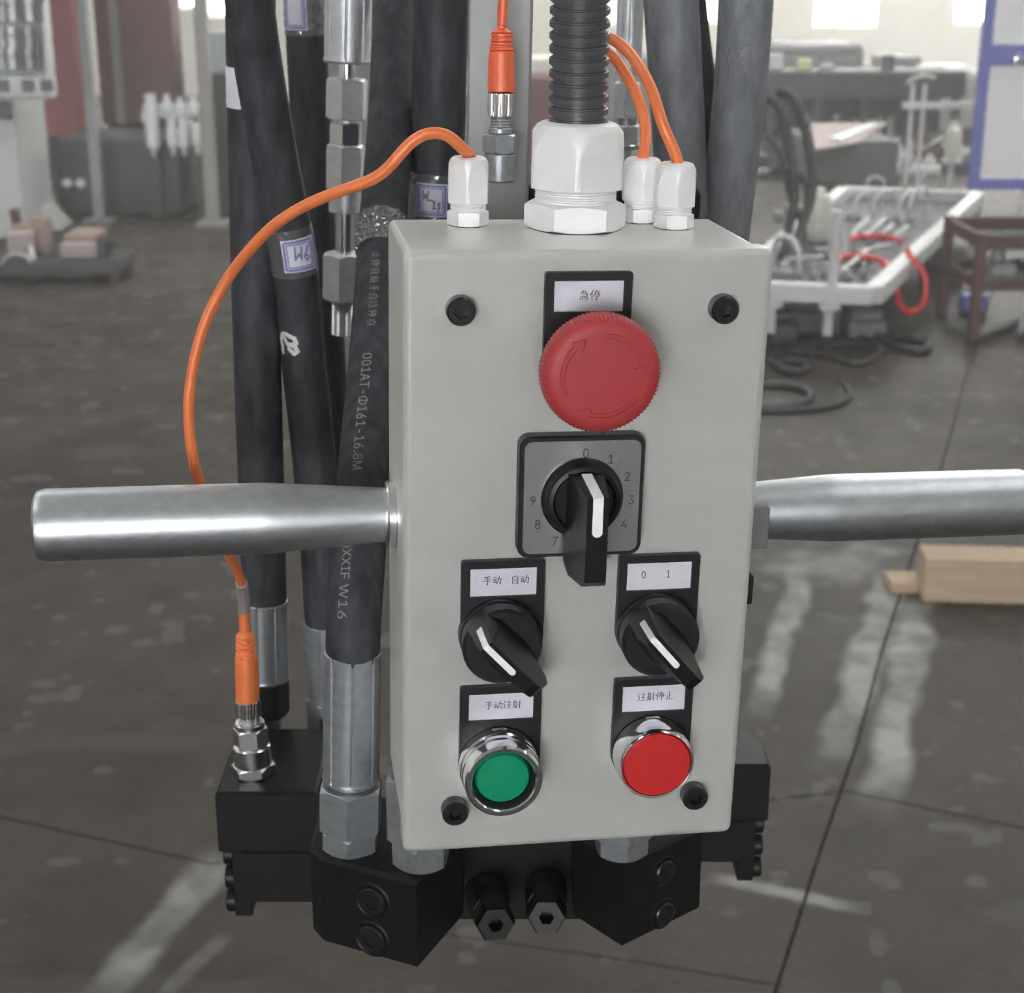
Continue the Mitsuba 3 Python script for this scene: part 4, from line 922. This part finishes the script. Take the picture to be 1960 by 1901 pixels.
onbench(1690, .05, .18, .1, 'white_frame', 'steel_post', 'short pale post right of the white carton under the workbench', 'post', .15)
onbench(1712, .05, .18, .1, 'white_frame', 'steel_post', 'second short pale post right of the white carton under the workbench', 'post', .15)
onbench(1606, .05, .20, .1, 'white_frame', 'steel_post', 'single pale post under the middle of the far workbench', 'post', .15)
onbench(1552, .06, .2, .1, 'steel_pale', 'gas_bottle', 'pale grey canister under the left part of the far workbench', 'canister', .15)
onbench(1575, .12, .08, .2, 'mid_grey', 'carton', 'low grey carton under the left part of the far workbench', 'box', .15)
# sheets and parts on the floor between the bench and the pipe frame
a = [fl(x, y, .3)[:2] for x, y in ((1552, 238), (1700, 236), (1640, 275), (1560, 288))]
put('steel_sheet', mv(prism(Polygon(a), .012), 0, 0, .30), 'pink_cloth', label='pale sheet of board lying on a low stand before the far workbench', cat='sheet')
c_ = np.mean(a, 0); put('low_stand', cbox(c_[0] - .35, c_[0] + .3, c_[1] - .5, c_[1] + .5, 0, .299), 'dark_grey', label='low dark stand under the pale sheet', cat='stand')
a, b = fl(1600, 268, .33), fl(1672, 238, .33); put('strip_lamp', bar(a, b, .09, .03, .006), 'board_white', label='bright white strip lying on the pale sheet', cat='strip')
rng = np.random.default_rng(5)
spots = [(1476, 275, .3, .22), (1500, 312, .22, .15), (1590, 325, .25, .2), (1628, 338, .2, .16), (1690, 306, .25, .18), (1655, 322, .16, .12), (1722, 296, .2, .22), (1703, 334, .18, .14), (1778, 296, .22, .3), (1805, 318, .18, .2), (1836, 334, .18, .22), (1778, 338, .18, .15), (1840, 297, .22, .35), (1743, 345, .18, .14), (1480, 345, .2, .14), (1580, 352, .18, .1), (1700, 285, .16, .2), (1752, 310, .16, .2), (1520, 290, .2, .25), (1868, 310, .25, .3)]
PARTS = ['dark machine part on the floor beside the hose at the box corner', 'black machine part under the arching black hoses', 'machine part left of the large off white bottle, farther back', 'machine part straight behind the white post of the rack', 'machine part in front of the bright strip on the pale sheet', 'small machine part just behind the rear beam of the rack',
 'machine part left of the two tall white posts', 'low machine part at the foot of the left tall white post', 'tall machine part between the tall white posts and the smaller bottle', 'machine part beside the bracket of the smaller white bottle', 'machine part at the lower left corner of the blue framed board', 'low machine part right of the tall white posts, by the rear beam',
 'tall machine part half hidden behind the blue framed board', 'low machine part touching the foot of the right tall white post', 'low machine part at the left end of the rack rear beam', 'flat machine part directly behind the large off white bottle', 'machine part under the right end of the far workbench', 'larger machine part below the white shelf bar', 'machine part beside the pale sheet, at its left', 'wide machine part behind the left edge of the blue framed board']
mats = ['dark_machine', 'mid_grey', 'dark_grey', 'steel_pale', 'dark_machine', 'grey_green', 'white_frame', 'rust']
for i, (px, py, w, h) in enumerate(spots):
    o = fl(px, py); o = o if o[1] < 12.4 else ad(px, py, 12.4) * [1, 1, 0]; m = mats[int(rng.integers(0, len(mats)))]
    if (px, py) in ((1476, 275), (1500, 300)): m = 'dark_machine'
    g_ = [cbox(-w / 2, w / 2, 0, .3, 0, h * .45, .01), mv(lathe([(0, 0), (w * .28, 0), (w * .28, h * .3), (w * .16, h * .36), (w * .16, h * .55), (0, h * .55)], 20), w * (rng.random() - .5) * .4, .12, h * .45), rod([-w * .6, .05, h * .3], [w * .6, .1, h * (.4 + .4 * rng.random())], .018)]
    k = thing('machine_part', PARTS[i], 'machine part', 'machine parts on the floor behind the pipe rack')
    put('casting', join(g_[0], g_[1]), m, k, trimesh.transformations.translation_matrix([o[0], o[1], 0]))
    put('shaft', g_[2], 'white_frame' if i % 2 else 'steel_pale', k, trimesh.transformations.translation_matrix([o[0], o[1], 0]))
# ================================================================== BACKGROUND, LEFT
MY = 9.0
mc = thing('valve_machine', 'tall pale grey machine with a panel of valves at the left edge', 'machine')
xm = ad(-260, 100, MY)[0]
z185, z145 = ad(50, 187, MY)[2], ad(50, 145, MY)[2]
xs_ = ad(35, 300, MY)[0]; xe = ad(95, 100, MY)[0]
put('column', cbox(xs_ - .45, xs_, MY, MY + .6, 0, z185 + .02, .008), 'white_frame', mc)
bs = [(xs_ - .02, MY + .30, .16), (xs_ + .11, MY + .30, 0), (xs_ + .11, MY + .6, 0), (xs_ - .02, MY + .6, .16), (xs_ - .05, MY + .30, 0), (xs_ - .05, MY + .6, 0)]
put('base_gusset', m3.Manifold.hull_points(np.array(bs)), 'white_frame', mc, smooth=False)
k = put('port_box', cbox(xm, xe + .012, MY - .12, MY + .05, z185, z145, .012), 'white_frame', mc)
for px in (6, 54, 90):
    q = ad(px, 163, MY - .12); put('port', mv(rbox(.062, .03, .062, .006), *q), 'dark_grey', k)
put('conduit_box', mv(rbox(.06, .06, .09, .008), *ad(8, 212, MY - .03)), 'dark_grey', mc)
ztop = z145 + 1.6
k = put('valve_panel', cbox(xm, xe - .02, MY - .05, MY + .06, z145, ztop, .01), 'grey_green', mc)
put('edge_post', cbox(xe - .02, xe + .006, MY - .07, MY + .06, z145, ztop, .005), 'steel_pale', mc)
rng = np.random.default_rng(2)
for r_, py in enumerate((112, 72, 15, -20)):
    for c_i, px in enumerate((6, 26, 42, 58, 76)):
        q = ad(px, py, MY - .05); h = .115 if r_ < 2 else .15
        m = ('white_plastic' if (c_i == 1 or (r_ > 1 and c_i in (1, 3))) else ('dark_grey' if c_i in (2, 4) else 'steel_pale'))
        put('valve', join(mv(rbox(.042, .04, h, .008), q[0], q[1] - .02, q[2]), mv(rbox(.03, .03, .03, .006), q[0], q[1] - .045, q[2] + h * .25)), m, k)
# columns, curtains, dark machines
def column(px0, px1, py, Y, mat, label, name='steel_column'):
    x0, x1 = ad(px0, 200, Y)[0], ad(px1, 200, Y)[0]; w = x1 - x0
    k = thing(name, label, 'column')
    put('shaft', cbox(x0, x1, Y, Y + w * 1.3, .02, 6.99, .004), mat, k)
    put('flange', cbox(x0 - .006, x0 + .012, Y - .008, Y + w * 1.32, .02, 6.98, .003), mat, k)
    put('base_plate', cbox(x0 - .06, x1 + .06, Y - .08, Y + w * 1.3 + .06, 0, .02), 'mid_grey', k)
column(164, 180, 420, 9.6, 'column_grey', 'slim grey steel column in front of the red panels')
column(383, 404, 430, 9.5, 'column_taupe', 'grey brown steel column next to the leftmost black hose')
k = thing('red_cabinet', 'tall rose red sheet metal cabinet behind the slim grey column', 'cabinet')
RY = 11.2
xx = [ad(60, 150, RY)[0], ad(163, 150, RY + .2)[0], ad(228, 150, RY + .5)[0], ad(352, 150, RY + .8)[0]]
z0 = ad(120, 262, RY)[2]
put('body', cbox(xx[0], xx[1], RY, RY + .2, .35, 3.2, .01), 'red_sheet', k)
put('plinth', cbox(xx[0] + .05, xx[1] - .02, RY + .04, RY + .18, 0, .36), 'dark_machine', k)
k = thing('red_cabinet', 'darker wine red cabinet with a dark edge post, behind the white filter units', 'cabinet')
put('body', cbox(xx[1] + .02, xx[3], RY + .5, RY + .8, .4, 1.95, .01), 'red_dark', k)
put('edge_post', cbox(xx[2] - .03, xx[2] + .03, RY + .46, RY + .5, .4, 1.95), 'mid_grey', k)
put('plinth', cbox(xx[1] + .05, xx[3] - .05, RY + .55, RY + .75, 0, .41), 'dark_machine', k)
k, x0, x1, z0, z1 = block('dark_press', 108, 345, 268, 430, 9.9, .8, 'dark_machine', 'low dark machine bed behind the grey columns at the left', 'machine', .02)
for px in (130, 156):
    q = ad(px, 352, 9.9); put('push_knob', mv(rot(lathe([(0, 0), (.028, 0), (.034, .02), (.02, .045), (0, .05)], 20), [1, 0, 0], 90), *q), 'white_plastic', k, label='round white knob')
fu = thing('filter_unit', 'cluster of four white filter bowls on a manifold beside the grey brown column', 'filter')
FY = 9.7
q0, q1 = ad(272, 215, FY), ad(384, 205, FY)
put('manifold', cbox(q0[0], q1[0], FY, FY + .08, q0[2] - .04, q0[2] + .05, .015), 'steel_pale', fu)
for px, yt, yb_, r in ((294, 180, 285, .042), (331, 225, 283, .034), (352, 225, 283, .034), (378, 235, 280, .034)):
    a, b = ad(px, yt, FY - .03), ad(px, yb_, FY - .03); h = a[2] - b[2]
    bw = put('bowl', lathe([(0, -.05), (.012, -.05), (.02, -.01), (r * .8, 0), (r, .02), (r, h * .6), (r * .8, h * .7), (r * .8, h), (0, h)], 28), 'white_plastic', fu, trimesh.transformations.translation_matrix(b))
for px, yt in ((320, 183), (345, 190), (371, 188), (280, 205)):
    a = ad(px, yt + 22, FY - .01); put('valve_cap', lathe([(0, -.02), (.03, -.02), (.03, .03), (.018, .04), (.018, .075), (0, .08)], 24), 'white_plastic', fu, trimesh.transformations.translation_matrix(a))
for x in (q0[0] + .05, q1[0] - .05):
    put('leg', cbox(x - .015, x + .015, FY + .08, FY + .11, 0, q0[2]), 'dark_machine', fu)
k, x0, x1, z0, z1 = block('dark_cabinet', 407, 470, 140, 435, 9.9, .7, 'dark_machine', 'tall dark cabinet between the grey brown column and the leftmost hose', 'cabinet', .01)
block('machine_cabinet', 402, 470, 62, 260, 11.5, .8, 'grey_green', 'grey green machine top seen above the tall dark cabinet', 'cabinet', .02)
q = ad(545, 120, 3.5)
k = thing('cream_post', 'cream coloured post seen between the slanting hose and the dark hose at the top', 'post')
x0 = ad(522, 90, 6.0)[0]; x1 = ad(560, 90, 6.0)[0]
put('shaft', cbox(x0, x1, 6.0, 6.06, .02, 3.0, .004), 'cream_wall', k); put('foot', cbox(x0 - .05, x1 + .05, 5.96, 6.1, 0, .021), 'cream_wall', k)
# red and white machine seen between the hanger bar and the conduit
k, x0, x1, z0, z1 = block('red_machine', 1010, 1120, 150, 300, 8.5, .5, 'red_dark', 'dark red machine glimpsed between the hanger bar and the conduit', 'machine', .02)
block('white_cabinet', 940, 1100, 112, 260, 10.5, .5, 'cream_wall', 'pale cabinet glimpsed behind the dark red machine, between hanger bar and conduit', 'cabinet', .02)
block('machine_cabinet', 1160, 1250, 110, 330, 10.0, .5, 'mid_grey', 'grey cabinet glimpsed behind the orange cables right of the conduit', 'cabinet', .02)
block('machine_cabinet', 540, 800, 100, 330, 10.5, .6, 'dark_grey', 'dark grey cabinet behind the column of steel fittings', 'cabinet', .02)
block('machine_cabinet', 1330, 1385, 125, 330, 9.5, .6, 'dark_grey', 'dark cabinet glimpsed between the two thick hoses at the right', 'cabinet', .02)
# scrap pile at the left edge
pl = thing('pallet_table', 'low dark steel table heaped with scrap at the left edge', 'table')
o = fl(222, 545); PY = o[1]; zt2_ = ad(150, 500, PY)[2]
px0_ = ad(-150, 500, PY)[0]
put('top', cbox(px0_, o[0] + .02, PY, PY + .34, zt2_ - .06, zt2_, .006), 'dark_machine', pl)
for x in (px0_ + .1, o[0] - .01):
    for y in (PY + .03, PY + .3):
        put('leg', cbox(x - .018, x + .018, y - .018, y + .018, 0, zt2_ - .055), 'rust', pl)
put('lower_shelf', cbox(px0_ + .05, o[0] - .12, PY + .05, PY + .3, .03, .05), 'dark_machine', pl)
def heap(name, px0, px1, py0, py1, dep, mat, label, cat, off=.15, up=0.0, r=.012, tilt=0):
    a, b = ad(px0, py0, PY + off), ad(px1, py1, PY + off)
    m = mv(rbox(b[0] - a[0], dep, a[2] - zt2_ - up, r), 0, 0, 0)
    if tilt: m = rot(m, [0, 1, 0], tilt)
    v = m.vertices; m.vertices = v + (meshkit.noise(v * 14 + px0)[:, None] - .5) * .012
    put(name, mv(m, (a[0] + b[0]) / 2, PY + off + dep / 2, (a[2] + zt2_ + up) / 2), mat, label=label, cat=cat)
heap('carton', 112, 183, 468, 500, .18, 'pink_cloth', 'crumpled pale carton on the right of the scrap table', 'box', .05)
heap('folded_cardboard', 120, 184, 449, 470, .25, 'brown_card', 'dull brown cardboard lying on the crumpled pale carton', 'cardboard', .12, .07)
heap('carton', 12, 62, 446, 500, .1, 'pink_cloth', 'pale pinkish carton at the left of the scrap table', 'box', .1)
heap('carton', 58, 96, 418, 500, .1, 'brown_card', 'tan cardboard box standing upright on the scrap table', 'box', .2)
heap('folded_cardboard', 20, 92, 432, 452, .12, 'brown_card', 'brown folded cardboard on the left carton', 'cardboard', .2, .12)
heap('folded_cardboard', 17, 36, 402, 440, .06, 'rust', 'brown cardboard flap sticking up at the left of the scrap heap', 'cardboard', .22, .15, tilt=-8)
o = ad(62, 500, PY + .06); put('paper_cone', lathe([(0, 0), (.02, 0), (.02, .01), (.004, .075), (0, .076)], 20), 'white_plastic', M=trimesh.transformations.translation_matrix([o[0], o[1], zt2_]), label='small white cone on the front of the scrap table', cat='cone')
put('pipe_bend', wire([ad(x, y, PY - .02) for x, y in ((4, 506), (14, 492), (32, 486), (50, 492), (58, 504))], .009, 24, 10), 'steel_pale', label='pale bent pipe on the front edge of the scrap table', cat='pipe')
a, b = ad(186, 500, PY + .1), ad(202, 458, PY + .1)
put('black_scrap', join(cbox(a[0], b[0], a[1], a[1] + .1, zt2_, b[2], .006), bar([b[0] - .01, a[1] + .05, b[2] - .05], ad(230, 464, PY + .12), .03, .02)), 'black_cable', label='black angled scrap piece at the right end of the scrap table', cat='scrap')
